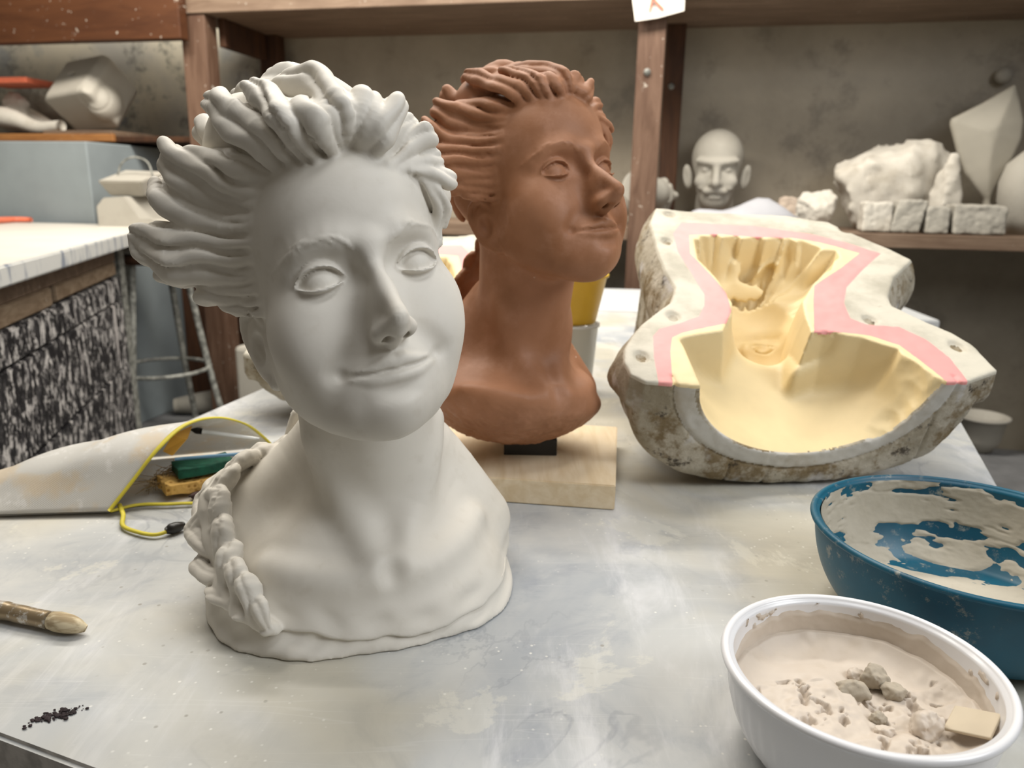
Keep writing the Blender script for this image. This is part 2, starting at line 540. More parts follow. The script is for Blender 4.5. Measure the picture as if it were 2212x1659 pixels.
# ------------------------------------------------------------------ simple solids
def box(bm, lo, hi, bev=0.0):
    r = bmesh.ops.create_cube(bm, size=1.0)
    for v in r['verts']:
        v.co = Vector([lo[i] + (v.co[i] + 0.5) * (hi[i] - lo[i]) for i in range(3)])
    if bev:
        es = list({e for v in r['verts'] for e in v.link_edges})
        bmesh.ops.bevel(bm, geom=es, offset=bev, segments=2, affect='EDGES', profile=0.5)


def box_obj(name, lo, hi, mat, parent=None, bev=0.003, loc=None, rz=0.0):
    bm = bmesh.new(); box(bm, lo, hi, bev)
    o = obj_bm(name, bm, mat, parent)
    if loc is not None: o.location = loc
    o.rotation_euler = (0, 0, rz)
    return o


def prism(name, pts, z0, z1, mat, parent=None, bev=0.0):
    """vertical prism over a world polygon"""
    bm = bmesh.new()
    a = [bm.verts.new((p[0], p[1], z0)) for p in pts]; b = [bm.verts.new((p[0], p[1], z1)) for p in pts]
    bm.faces.new(a[::-1]); bm.faces.new(b)
    for i in range(len(pts)):
        j = (i + 1) % len(pts); bm.faces.new((a[i], a[j], b[j], b[i]))
    if bev: bmesh.ops.bevel(bm, geom=bm.edges[:], offset=bev, segments=2, affect='EDGES')
    return obj_bm(name, bm, mat, parent)


def lathe(name, prof, mat, parent=None, seg=96, loc=(0, 0, 0), wob=0.0, smooth=True):
    V = []; Q = []
    for i in range(seg):
        a = 2 * math.pi * i / seg
        for j, (r, z) in enumerate(prof):
            rr = r * (1 + wob * math.sin(a * 2 + 1)) ; V.append((rr * math.cos(a), rr * math.sin(a), z))
    m = len(prof)
    for i in range(seg):
        k = (i + 1) % seg
        for j in range(m - 1): Q.append((i * m + j, k * m + j, k * m + j + 1, i * m + j + 1))
    o = mesh_np(name, np.array(V), np.array(Q), mat, parent, smooth)
    o.location = loc
    return o


def tube_obj(name, pts, rad, mat, parent=None, n=None, seg=12, closed=False, flat=1.0):
    pts = np.array(pts, float)
    n = n or max(8, len(pts) * 6)
    if closed: C = spline(np.vstack([pts, pts[:1]]), n)[:-1]
    else: C = spline(pts, n)
    n = len(C)
    T = np.gradient(C, axis=0); T /= np.linalg.norm(T, axis=1)[:, None] + 1e-12
    up = np.array([0, 0, 1.0])
    N = np.cross(T, up); bad = np.linalg.norm(N, axis=1) < 0.2; N[bad] = np.cross(T[bad], [1.0, 0, 0])
    N /= np.linalg.norm(N, axis=1)[:, None]; B = np.cross(N, T)
    for i in range(1, n):
        if N[i] @ N[i - 1] < 0: N[i] *= -1; B[i] *= -1
    rr = np.interp(np.linspace(0, 1, n), np.linspace(0, 1, len(rad)), rad) if hasattr(rad, '__len__') else np.full(n, rad)
    V = []; Q = []
    for i in range(n):
        for j in range(seg):
            a = 2 * math.pi * j / seg
            V.append(C[i] + rr[i] * (math.cos(a) * N[i] + math.sin(a) * flat * B[i]))
    m = n if closed else n - 1
    for i in range(m):
        k = (i + 1) % n
        for j in range(seg): Q.append((i * seg + j, k * seg + j, k * seg + (j + 1) % seg, i * seg + (j + 1) % seg))
    faces = [list(q) for q in Q]
    if not closed: faces += [list(range(seg))[::-1], [(n - 1) * seg + j for j in range(seg)]]
    return mesh_np(name, np.array(V), np.array(faces, dtype=object) if not closed else np.array(Q), mat, parent)


def rock(name, center, size, mat, seed, parent=None, facets=10, rough=0.05, h=None, rz=0.0, flat=0.85):
    """broken lump of plaster: an ellipsoid cut by planes and roughened; sits on center z"""
    rnd = np.random.RandomState(seed)
    s = np.array(size) / 2
    N = rnd.randn(facets, 3); N /= np.linalg.norm(N, axis=1)[:, None]
    D = rnd.uniform(flat * 0.72, flat * 1.05, facets)

    def f(P):
        q = P / s.astype(np.float32)
        d = np.sqrt((q * q).sum(-1)) - 1
        for n_, d_ in zip(N, D): d = smax(d, (q @ n_.astype(np.float32)) - d_, 0.08)
        d = d + rough * 2 * vnoise(P / s.min(), 1.6, seed) + rough * vnoise(P / s.min(), 5, seed + 3)
        d = smax(d, -0.80 - q[:, 2], 0.05)
        return d * s.min()
    h = h or max(size) / 34
    V, Q = clay_mesh(f, -s * 1.25, s * 1.25, h)
    V, Q = largest_part(V, Q)
    V[:, 2] -= V[:, 2].min()
    o = mesh_np(name, V, Q, mat, parent)
    o.location = center; o.rotation_euler = (0, 0, rz)
    return o
# ------------------------------------------------------------------ the woman's bust, sculpted once in centimetres
RW = np.array([[0.8997, -0.3603, -0.2465], [0.4178, 0.8743, 0.247], [0.1265, -0.3253, 0.9371]])   # head axes of the plaster bust
CW = np.array([-0.1313, 0.6007, 0.2875])
RT = np.array([[0.8331, -0.4955, -0.2456], [0.5516, 0.7768, 0.3038], [0.0403, -0.3886, 0.9205]])  # and of the clay bust
CT = np.array([0.0255, 0.9084, 0.362])


def turn(R, yaw, roll):
    X, Y, Z = R.T
    a, b = math.radians(yaw), math.radians(roll)
    X, Y = X * math.cos(a) + Y * math.sin(a), Y * math.cos(a) - X * math.sin(a)
    X, Z = X * math.cos(b) + Z * math.sin(b), Z * math.cos(b) - X * math.sin(b)
    return np.stack([X, Y, Z], 1)


RW = turn(RW, 2, 2.5)
RT = turn(RT, 5, 2.5)


def to_head(p): return (np.asarray(p) - CW) @ RW * 100.0
def hp(x, y, near=0.0):
    """a point of the sculpture measured in the head's own centimetres (near: cm in front of the ear line)"""
    return to_head(at_d(x, y, 0.6026 - near * 0.01))


def head_clay():
    c = Clay()
    # skull
    c.ell((0, 0.8, 3.0), (7.3, 9.4, 8.6), 0)
    c.ell((0, -3.6, 5.0), (6.4, 6.1, 6.0), 2.2)                     # forehead
    c.ell((0, -3.9, -2.8), (6.7, 4.9, 6.8), 2.2)                    # middle face
    c.ell((4.2, -5.2, -2.8), (2.7, 2.7, 2.7), 2.2, sym=True)        # cheekbones
    c.ell((3.9, -5.9, -5.2), (2.3, 2.2, 2.4), 2.0, sym=True)        # smiling cheeks
    c.tube([(4.9, 0.4, -3.6), (4.6, -1.6, -6.2), (2.9, -5.2, -8.6), (0, -6.4, -9.4)], [1.7, 1.9, 1.9, 1.6], 2.6, sym=True)
    c.ell((0, -6.2, -8.2), (3.5, 3.0, 2.5), 1.8)                    # chin
    c.ell((0, -7.6, -9.2), (1.7, 1.75, 1.4), 1.2)
    c.ell((0, -6.6, -6.6), (3.3, 2.75, 2.3), 1.4)                   # muzzle
    c.ell((0, -3.0, -7.6), (3.4, 4.0, 2.6), 1.5)
    # brow and sockets
    c.tube([(1.0, -8.8, 1.6), (2.6, -8.8, 2.2), (4.2, -7.8, 2.2), (5.0, -6.6, 1.6)], [0.5, 0.6, 0.5, 0.3], 1.8, sym=True)
    c.ell((3.1, -10.0, 0.2), (2.2, 1.75, 1.35), 1.6, 's', sym=True, rot=(0, 0, 22))
    c.ell((1.5, -9.6, 0.1), (0.8, 1.0, 1.1), 0.9, 's', sym=True)
    # nose
    c.tube([(0, -8.9, 1.6), (0, -9.25, 0.3), (0, -10.75, -1.7), (0, -12.45, -3.7), (0, -12.5, -4.1)], [0.75, 0.5, 0.48, 0.6, 0.66], 1.1)
    c.ell((0, -9.5, -3.1), (1.15, 1.6, 1.8), 1.2)
    c.ell((1.05, -10.3, -4.6), (0.66, 1.25, 0.62), 0.9, sym=True)
    c.ell((0, -11.1, -4.35), (1.05, 1.35, 0.72), 0.7)
    c.tube([(0, -11.9, -4.75), (0, -9.9, -5.3)], [0.42, 0.4], 0.5)
    c.tube([(0.55, -11.55, -5.2), (0.72, -10.7, -4.85)], [0.2, 0.32], 0.22, 's', sym=True, n=2)
    # eyes: ball, lids with a cut almond opening
    for s in (1, -1):
        ex, ey, ez = 3.35 * s, -7.0, 0.0
        Rz = eul(0, 0, 12 * s)

        def eye(P, ex=ex, ey=ey, ez=ez, s=s, Rz=Rz):
            q = (P - np.array([ex, ey, ez], np.float32)) @ Rz.astype(np.float32)
            r = np.sqrt((q * q).sum(-1))
            x = q[:, 0] * s; z = q[:, 2]; 
            u = (x - 0.02) / 1.78
            a = np.clip(1 - u * u, 0, 1)
            zc = 0.10 * u
            zu = zc + 0.92 * a ** 0.75 * (1 - 0.12 * u) - 0.02
            zl = zc - 0.60 * a ** 0.85 * (1 + 0.15 * u) + 0.02
            opening = np.maximum(z - zu, zl - z) * 0.85                # <0 inside the almond
            opening = np.where(np.abs(u) > 1, np.maximum(opening, (np.abs(u) - 1) * 1.2), opening)
            outer = np.maximum(z - (zu + 0.52 * np.clip(1 - u * u * 0.72, 0, 1) ** 0.8), (zl - 0.24 * np.clip(1 - (u * u) * 0.7, 0, 1)) - z) * 0.8
            outer = np.maximum(outer, (np.abs(x - 0.02) - 2.2) * 0.8)
            ball = np.sqrt((q * q).sum(-1)) - 1.42
            lid = smax(r - 1.97, -opening, 0.10)
            lid = smax(lid, outer, 0.16)
            return 0, ball, lid
        c.add(lambda P, eye=eye: smin(eye(P)[1], eye(P)[2], 0.05), (ex, ey, ez), 2.3, 0.22)
    def front(x, z):
        y = np.linspace(-15, -2, 261).astype(np.float32)
        P = np.stack([np.full_like(y, x), y, np.full_like(y, z)], 1)
        d = c(P); k = int(np.argmax(d < 0))
        return float(y[k] - 0.05 * d[k] / (d[k] - d[k - 1] + 1e-9))

    def on(pts, lift):
        return [(x, front(x, z) + lift, z) for x, z in pts]
    # mouth: closed smile
    up = [(-3.1, -6.68), (-1.7, -6.68), (-0.6, -6.48), (0, -6.58), (0.6, -6.48), (1.7, -6.68), (3.1, -6.68)]
    lo = [(-2.9, -6.95), (-1.5, -7.5), (0, -7.68), (1.5, -7.5), (2.9, -6.95)]
    ml = [(-3.4, -6.62), (-2.6, -6.86), (-1.5, -7.04), (-0.6, -7.04), (0, -7.14), (0.6, -7.04), (1.5, -7.04), (2.6, -6.86), (3.4, -6.62)]
    A, B = on(up, 0.08), on(lo, 0.16)
    c.tube(A, [0.12, 0.36, 0.50, 0.46, 0.50, 0.36, 0.12], 0.30, n=17)
    c.tube(B, [0.12, 0.36, 0.46, 0.36, 0.12], 0.35, n=15)
    c.tube(on(ml, -0.02), [0.26, 0.2, 0.17, 0.15, 0.15, 0.15, 0.17, 0.2, 0.26], 0.12, 's', n=25)
    c.ell((0, front(0, -8.5) - 0.5, -8.5), (1.6, 0.75, 0.42), 0.9, 's')
    for s in (1, -1):
        c.ell((3.55 * s, front(3.55 * s, -6.55), -6.55), (0.16, 0.25, 0.25), 0.3, 's')
    c.tube([(2.0, -9.75, -4.7), (2.9, -9.2, -5.3), (3.9, -8.5, -6.4)], [0.22, 0.20, 0.16], 1.3, 's', sym=True)
    # brows: short hairs pressed into the clay
    rnd = random.Random(4)
    for s in (1, -1):
        H = []
        for i in range(19):
            t = i / 18.0
            bx = np.interp(t, [0, .5, 1], [1.3, 3.2, 5.4]); bz = np.interp(t, [0, .4, .75, 1], [1.75, 2.55, 2.7, 2.1]) + rnd.uniform(-.28, .12)
            dx = np.interp(t, [0, 1], [0.4, 0.8]); dz = np.interp(t, [0, .3, 1], [0.65, 0.35, -0.30])
            H.append(on([(bx * s, bz), ((bx + dx * .5) * s, bz + dz * .6), ((bx + dx) * s, bz + dz)], 0.02))
        for h in H: c.tube(h, [0.10, 0.10, 0.04], 0.09, n=3)
    # ears
    for s in (1, -1):
        R = [(6.6 * s, 0.3, -0.7), (7.2 * s, 1.1, 0.6), (7.8 * s, 2.3, 0.5), (7.9 * s, 2.9, -1.1), (7.4 * s, 2.3, -3.2), (6.8 * s, 1.1, -4.9), (6.5 * s, 0.5, -5.4), (6.3 * s, 0.0, -4.6)]
        c.ell((7.0 * s, 1.4, -2.3), (0.5, 1.75, 2.9), 0.5, rot=(-10, 0, -25 * s))
        c.tube(R, [0.28, 0.34, 0.36, 0.34, 0.32, 0.45, 0.6, 0.45], 0.25, n=17)
        c.ell((7.5 * s, 1.1, -2.4), (0.7, 0.9, 1.3), 0.3, 's')
        c.tube([(7.15 * s, 1.4, -0.1), (7.35 * s, 2.1, -0.8), (7.2 * s, 2.0, -2.4), (6.8 * s, 1.3, -3.8)], [0.22, 0.25, 0.24, 0.2], 0.25, n=9)
        c.ell((6.5 * s, 0.1, -2.5), (0.4, 0.35, 0.55), 0.35)
    return c


def wcm(x, y, d): return at_d(x, y, d) * 100


TORSO_R = eul(0, 0, 17)
TORSO_O = np.array([-13.0, 68.0, 0.0])


def front_y(c, x, z, lo=-16.0, hi=-1.0):
    y = np.linspace(lo, hi, 301).astype(np.float32)
    d = c(np.stack([np.full_like(y, x), y, np.full_like(y, z)], 1)); k = int(np.argmax(d < 0))
    return float(y[k])


def body_clay():
    c = Clay()                                       # torso centimetres

    def block(P):
        x = np.abs((P[:, 0] + 1.3) / 14.5); y = np.abs((P[:, 1] - 0.5) / 13.9); z = (P[:, 2] + 1.5) / 12.0
        h = (x ** 2.5 + y ** 2.5) ** (1 / 2.5)
        return (np.sqrt(h * h + z * z) - 1) * 11.5
    c.add(block, (0, 0, 0), 16, 0)
    c.tube([(0.2, 1.0, 2), (0.0, -0.3, 9), (-0.6, -2.7, 16), (-1.6, -5.0, 24)], [7.8, 6.2, 5.7, 6.0], 3.5)
    c.tube([(1, 3.0, 15), (6.0, 3.0, 10.2), (10.4, 1.5, 4.6)], [4.5, 3.8, 3.3], 3.5)
    c.tube([(-1, 3.0, 15), (-6, 3.0, 10.5), (-12, 1.5, 6.5)], [4.5, 3.8, 3.4], 3.0)
    cl = [(1.0, 5.6), (3.5, 5.9), (6.5, 6.5), (9.0, 6.8)]
    c.tube([(x, front_y(c, x, z) + 0.25, z) for x, z in cl], [0.5, 0.55, 0.5, 0.3], 2.2)
    cl = [(-1.4, 5.3), (-4.0, 5.4), (-7.0, 5.8), (-10, 6.0)]
    c.tube([(x, front_y(c, x, z) + 0.25, z) for x, z in cl], [0.5, 0.55, 0.5, 0.3], 2.2)
    for s in (1, -1):
        sm = [(1.1, 6.4), (2.6, 9.5), (4.2, 13), (5.2, 16.5)]
        c.tube([(x * s, front_y(c, x * s, z) + 0.62, z) for x, z in sm], [0.1, 0.25, 0.5, 0.7], 2.8)
    c.ell((0, front_y(c, 0, 6.8) - 0.62, 6.8), (0.7, 0.75, 1.0), 1.4, 's')
    return c


def braid_clay():
    c = Clay()                                       # world centimetres of the plaster bust
    body = body_clay()
    path = spline([(-15, 75.5, 25), (-17.0, 77.5, 21), (-19.5, 77.0, 17), (-21.8, 74.8, 14), (-23.8, 71.6, 11.6), (-25.0, 68.2, 10), (-25.4, 65.0, 8.0),
                   (-25.0, 61.8, 5.8), (-23.6, 59.0, 4.2), (-21.2, 57.0, 3.0), (-18.4, 55.8, 2.0)], 31)
    for _ in range(3):
        P = path.astype(np.float32)
        d = body(((P - TORSO_O) @ TORSO_R).astype(np.float32))
        n = path - np.array([-14.0, 69, -2.0]); n /= np.linalg.norm(n, axis=1)[:, None]
        m = np.arange(31) > 8
        path = path + n * ((0.35 - d) * m)[:, None] * 0.8
    T = np.gradient(path, axis=0); T /= np.linalg.norm(T, axis=1)[:, None]
    c.tube(path, [1.4, 1.4, 1.3, 1.2, 0.8], 0.6, n=31)
    for i in range(30):
        p = path[i]; t = T[i]
        n = p - np.array([-14.0, 69, -2.0]); n /= np.linalg.norm(n)
        sd = np.cross(t, n); sd /= np.linalg.norm(sd)
        s = 1 if i % 2 else -1
        w = np.interp(i, [0, 10, 20, 26, 30], [1.1, 1.3, 1.7, 1.65, 0.8])
        j = min(i + 3, 30)
        q = path[j]
        c.tube([p - sd * s * 0.5 * w + n * 0.4, p + sd * s * 1.25 * w + n * 0.6 + t * 0.6, (p + q) / 2 + sd * s * 1.2 * w + n * 0.85, q + sd * s * 0.1 * w + n * 0.5],
               [0.30 * w, 0.52 * w, 0.66 * w, 0.36 * w], 0.12, n=9, grooves=3, amp=0.22, nrm=tuple(n))
    return c


def hair_clay():
    c = Clay()

    def cap(P):
        side = ((P[:, 1] + 1.6) + (P[:, 2] + 1.0) * 0.80) / 1.28
        return smax(sd_ell(P, (0, 2.3, 4.2), (7.5, 8.7, 8.3)), -side, 1.0)
    c.add(cap, (0, 2.3, 4.2), 9.0, 0)

    def lock(pts, rad, g=5, amp=0.22, tw=1.0, fl=1.0, k=0.22, n=13, ph=0.0):
        Q = np.array([hp(*p) for p in pts])
        rad = np.array(rad) * np.interp(np.linspace(0, 1, len(rad)), [0, .35, .75, 1], [0.85, 0.86, 0.98, 1.12])
        c.tube(Q, list(rad), k, n=n, grooves=g, amp=amp * 1.7, twist=tw * 1.6, flat=fl, nrm=(0.35, -0.93, 0), ph=ph)
    # crown, from the parting towards the left of the picture
    c.ell(hp(650, 250, 0.5), (4.6, 4.6, 3.0), 0.6)
    c.ell(hp(560, 300, 0.5), (4.0, 4.2, 3.2), 0.6)
    lock([(705, 250, 3), (668, 195, 1), (620, 172, -0.5), (578, 190, -2)], [1.6, 1.7, 1.5, 1.0], 3)
    lock([(660, 260, 3), (620, 215, 1), (570, 195, 0), (520, 215, -2)], [1.6, 1.7, 1.5, 1.0], 3)
    lock([(752, 325, 7.2), (758, 280, 8.3), (736, 232, 8.6), (704, 202, 7.2), (664, 188, 5.6), (625, 184, 4.0)], [0.6, 1.1, 1.45, 1.5, 1.4, 1.0], 4, 0.24, 1.2, n=15)
    lock([(726, 340, 7.3), (722, 305, 8.6), (696, 265, 9.3), (662, 238, 8.8), (636, 230, 7.6)], [0.6, 1.15, 1.45, 1.3, 0.8], 3, 0.26, 1.2)
    lock([(692, 352, 7.2), (660, 308, 8.7), (618, 255, 9.0), (578, 215, 7.4), (558, 202, 6)], [0.7, 1.3, 1.6, 1.3, 0.9], 4, 0.26, 0.8)
    lock([(655, 368, 7.0), (612, 330, 8.2), (565, 285, 7.8), (530, 250, 6.6), (520, 240, 6)], [0.6, 1.1, 1.3, 1.0, 0.6], 3, 0.24, 0.8)
    lock([(630, 380, 6.8), (575, 330, 7.6), (518, 270, 6.2), (472, 232, 4.4), (448, 218, 3.2)], [0.7, 1.3, 1.5, 1.2, 0.6], 3, 0.26, -0.8)
    lock([(600, 350, 5), (530, 325, 2), (470, 305, 0), (435, 275, -1)], [1.3, 1.6, 1.4, 1.0], 3)
    lock([(605, 395, 6.6), (520, 362, 5.8), (462, 343, 4.2), (427, 333, 3.0)], [0.7, 1.05, 1.2, 0.9], 3, 0.22)
    lock([(585, 420, 6.4), (485, 392, 5.0), (412, 352, 3.2), (372, 332, 2.0)], [0.7, 1.15, 1.3, 0.95], 3, 0.24, 1.0)
    lock([(570, 445, 6.0), (490, 432, 4.6), (412, 402, 2.8), (366, 365, 1.6)], [0.7, 1.0, 1.1, 0.9], 2, 0.22)
    lock([(555, 478, 5.8), (480, 482, 4.4), (415, 470, 2.8), (355, 435, 1.6), (336, 408, 1.0)], [0.7, 1.2, 1.35, 1.35, 0.9], 3, 0.26, 0.6)
    lock([(548, 520, 5.4), (470, 525, 4.0), (385, 520, 2.8), (322, 507, 1.6), (300, 502, 1)], [0.7, 1.2, 1.4, 1.2, 0.9], 4, 0.26, 0.8)
    lock([(548, 552, 5.2), (462, 562, 3.8), (380, 560, 2.6), (320, 540, 1.4), (300, 520, 1)], [0.7, 1.2, 1.4, 1.2, 0.8], 4, 0.26, 0.5)
    lock([(545, 585, 4.9), (462, 596, 3.4), (392, 596, 2.2), (345, 580, 1.4)], [0.7, 1.1, 1.2, 0.9], 3, 0.24)
    lock([(552, 618, 4.6), (495, 632, 3.2), (445, 640, 2)], [0.7, 1.0, 0.9], 2)
    lock([(562, 640, 4.2), (530, 655, 3.2), (497, 657, 2.4)], [0.6, 0.7, 0.6], 2)
    lock([(567, 662, 3.8), (548, 677, 3.2), (528, 675, 2.4)], [0.6, 0.6, 0.5], 2)
    # right of the parting
    lock([(780, 328, 7.4), (793, 275, 8.2), (798, 213, 7.4)], [0.6, 1.05, 1.05], 2, 0.2)
    lock([(800, 332, 7.4), (828, 280, 7.8), (858, 230, 6.8)], [0.7, 1.25, 0.95], 3, 0.2)
    lock([(822, 335, 6.8), (850, 295, 5.8), (878, 272, 4.8)], [0.6, 0.9, 0.65], 2, 0.2)
    lock([(842, 345, 6.6), (880, 322, 5.6), (920, 294, 4.6)], [0.6, 0.9, 0.75], 2, 0.2)
    lock([(868, 357, 6.0), (912, 350, 4.8), (936, 340, 3.8)], [0.5, 0.8, 0.65], 2, 0.2)
    lock([(885, 367, 5.6), (925, 378, 4.4), (955, 386, 3.4)], [0.5, 0.9, 0.85], 2, 0.2)
    lock([(900, 387, 4.8), (936, 420, 3.8), (955, 450, 3.2), (957, 485, 2.8)], [0.5, 0.7, 0.65, 0.4], 2, 0.2)
    lock([(905, 397, 4.6), (928, 435, 4.0), (943, 475, 3.4), (948, 530, 3)], [0.45, 0.55, 0.55, 0.3], 2, 0.2)
    lock([(820, 300, 3), (880, 310, 1), (920, 350, 0), (935, 420, -1)], [2.0, 2.0, 1.6, 1.2], 3)
    # sweeping back over the far side and the nape
    for a in range(9):
        w = math.radians(-60 + a * 30)
        x, z = math.sin(w), math.cos(w)
        c.tube([(x * 6.6, 3.5, 3.6 + z * 6.6), (x * 7.2, 6.5, 3.2 + z * 7.0), (x * 6.0, 9.6, 2.4 + z * 5.6), (x * 3.5, 11.4, 1.2 + z * 3.4)], [1.0, 1.4, 1.5, 1.0], 0.3, n=9, grooves=3, amp=0.3, twist=1.0)
    c.ell((7.4, 1.3, -2.4), (1.9, 2.3, 3.1), 0.5, 's', sym=True)                 # the ears stay free
    return c


HAIR = hair_clay()
HEAD, BODY, BRAID = head_clay(), body_clay(), braid_clay()


def seam(P):
    """height of the broken lower lip of the chest above the table"""
    x = P[:, 0]
    return np.interp(x, [-28, -25, -20, -17, -11, -5, -1, 2], [4.4, 3.7, 2.5, 2.1, 1.1, 1.0, 1.8, 2.5]).astype(np.float32)


def pieces(P, tuck=0.0):
    H = ((P - CW * 100) @ RW).astype(np.float32)
    Hs = H.copy(); Hs[:, 0] -= 0.07 * Hs[:, 2]
    if tuck:
        rr = np.sqrt((H * H).sum(-1)); k = np.clip((rr - 8.5) / 5, 0, 1)
        H0 = H * (1 + tuck * k * k)[:, None]
    else: H0 = H
    H2 = H0 + 0.26 * np.sin(H[:, [1, 2, 0]] * 1.15 + np.array([0.4, 2.1, 4.0], np.float32)) + 0.05 * np.sin(H[:, [2, 0, 1]] * 2.9)
    T = ((P - TORSO_O) @ TORSO_R).astype(np.float32)
    B2 = (P + 0.12 * np.sin(P[:, [1, 2, 0]] * 2.1)).astype(np.float32)
    return smin(HEAD(Hs), BODY(T), 1.6), HAIR(H2), BRAID(B2)


def sculpt_plaster(P):
    a, h, b = pieces(P)
    lip = 0.10 * np.sin(P[:, 0] * 1.1) + 0.22 * vnoise(P, 0.5, 7)
    d = smin(smin(a, h, 0.45), b, 0.3)
    z = P[:, 2] - seam(P) - lip
    d = d + 0.20 * np.exp(-(z - 1.3) ** 2 / 0.5) * (0.5 + 0.5 * np.sin(P[:, 0] * 1.7 + 1.0)) * (P[:, 2] < 8)
    return smax(d, -z, 0.35)


def sculpt_foot(P):
    T = ((P - TORSO_O) @ TORSO_R).astype(np.float32)
    z = P[:, 2]
    inset = 0.12 + 0.45 * np.exp(-((z - seam(P)) / 1.2) ** 2) - 0.25 * np.exp(-((z - 0.4) / 0.8) ** 2)
    d = BODY(np.stack([T[:, 0], T[:, 1], np.minimum(T[:, 2] * 0.25, 1.0)], 1).astype(np.float32)) + inset
    d = d + 0.08 * np.sin(P[:, 0] * 0.9 + z * 2.2) + 0.05 * np.sin(P[:, 0] * 2.9 - z * 3)
    d = smax(d, z - seam(P) - 0.6, 0.3)
    return smax(d, -z, 0.12)


def sculpt_clay(P):
    a, h, b = pieces(P, 0.13)
    d = smin(smin(a, h, 0.45), b, 0.3)
    T = ((P - TORSO_O) @ TORSO_R)
    # broken shell-shaped lower edge
    r = sd_ell(P, (-13.2, 68.0, 9.5), (14.0, 13.0, 11.2))
    rough = 0.18 * vnoise(P, 0.9, 3) + 0.10 * vnoise(P, 2.2, 5)
    low = np.clip((5.5 - P[:, 2] - 0.10 * (P[:, 0] + 13)) / 4.0, 0, 1)
    d = np.where(P[:, 2] < 10, smax(d, r, 1.2), d)
    return d + low * rough * 1.6

def split_mesh(V, Q, f, classes, names, mats, parent, scale=0.01, T=None):
    """one sculpted surface laid down as its parts; normals come from the whole"""
    V = V.astype(np.float64)
    n = np.zeros_like(V)
    a, b, c, d = (V[Q[:, i]] for i in range(4))
    fn = np.cross(c - a, d - b)
    for i in range(4): np.add.at(n, Q[:, i], fn)
    n /= np.linalg.norm(n, axis=1)[:, None] + 1e-12
    lab = classes(((a + b + c + d) / 4).astype(np.float32))
    if T is not None:
        M, t = T
        V = V @ M.T + t * 100; n = n @ M.T
    if ((fn / 2 * (a - a.mean(0))).sum() < 0): pass
    out = []
    for k, (nm, mt) in enumerate(zip(names, mats)):
        q = Q[lab == k]
        if len(q) == 0: continue
        used = np.unique(q); idx = np.full(len(V), -1); idx[used] = np.arange(len(used))
        o = mesh_np(nm, V[used] * scale, idx[q], mt, parent)
        o.data.normals_split_custom_set_from_vertices([tuple(x) for x in n[used]])
        out.append(o)
    return out


def hair_class(P):
    a, h, b = pieces(P)
    c = np.where(h < a - 0.02, 1, 0)
    return np.where((b < a) & (b < h), 2, c)
# ------------------------------------------------------------------ the shelving frame: s to the right, t into the wall
TH = math.radians(12.0)
SA = np.array([math.cos(TH), -math.sin(TH), 0]); SB = np.array([math.sin(TH), math.cos(TH), 0])
S0 = np.array([0.0, 3.31, 0.0])
FLOOR = -0.78


def sw(s, t, z): return tuple(S0 + SA * s + SB * t + np.array([0, 0, z]))
def sp(x, y, t=0.0):
    """where the line of sight through pixel x, y meets the upright plane at depth t: (s, z)"""
    p = at_plane(x, y, S0 + SB * t, SB) - S0
    return float(p @ SA), float(p[2])


def sbox(name, s0, s1, t0, t1, z0, z1, mat, parent=None, bev=0.004):
    """box in the shelving frame"""
    bm = bmesh.new(); box(bm, (s0, t0, z0), (s1, t1, z1), bev)
    o = obj_bm(name, bm, mat, parent)
    if parent is None:
        o.location = tuple(S0); o.rotation_euler = (0, 0, -TH)
    return o


# room shell
tag(box_obj('floor', (-5, -2.5, FLOOR - 0.1), (5, 6.5, FLOOR), M['floor'], bev=0), kind='structure')
w = sbox('wall_back', -5.0, 5.0, 0.62, 0.75, FLOOR, 2.4, M['wall'], bev=0); tag(w, kind='structure')
sL = sp(395, 200, 0.0)[0]
w = sbox('wall_left', -5.0, sp(600, 150, .6)[0], 0.585, 0.62, FLOOR + 0.01, 2.3, M['peel'], bev=0); tag(w, kind='structure')

# tall shelving
sh = empty('storage_shelving', tuple(S0), -TH, 'brown wooden shelving frame against the stained concrete wall', 'shelving')
pL0, pL1 = sp(390, 60)[0], sp(443, 60)[0]
pR0, pR1 = sp(1379, 60)[0], sp(1439, 60)[0]
zt0 = sp(1000, 10)[1]; zs1 = sp(2100, 509)[1]; zs0 = sp(2100, 541)[1]
sbox('post', pL0, pL1, 0, 0.09, FLOOR, zt0, M['darkwood'], sh)
sbox('post', pR0, pR1, 0, 0.09, FLOOR, zt0, M['darkwood'], sh)
b0, b1 = sp(568, 120, .5)[0], sp(606, 120, .5)[0]
sbox('post', b0, b1, 0.47, 0.55, FLOOR, zt0, M['backwood'], sh)
b0, b1 = sp(1436, 150, .47)[0], sp(1477, 150, .47)[0]
sbox('post', b0, b1, 0.47, 0.55, FLOOR, zt0, M['backwood'], sh)
sbox('post', 2.35, 2.47, 0, 0.09, FLOOR, zt0, M['darkwood'], sh)
sbox('top_board', pL0 - 0.01, 2.6, -0.01, 0.58, zt0, zt0 + 0.07, M['darkwood_x'], sh)
sbox('shelf_board', pL0, 2.6, 0.092, 0.58, zs0, zs1, M['darkwood_x'], sh)
sbox('front_rail', pR1, 2.6, 0.0, 0.09, zs0, zs1, M['darkwood_x'], sh)
sbox('front_rail', pL1, pR0, 0.0, 0.09, zs0, zs1, M['darkwood_x'], sh)
sbox('cross_brace', pL1, sp(570, 100, .47)[0] + 0.02, 0.10, 0.46, zt0 - 0.12, zt0 - 0.0, M['backwood'], sh)
r = bmesh.new(); bmesh.ops.create_uvsphere(r, u_segments=16, v_segments=8, radius=0.012)
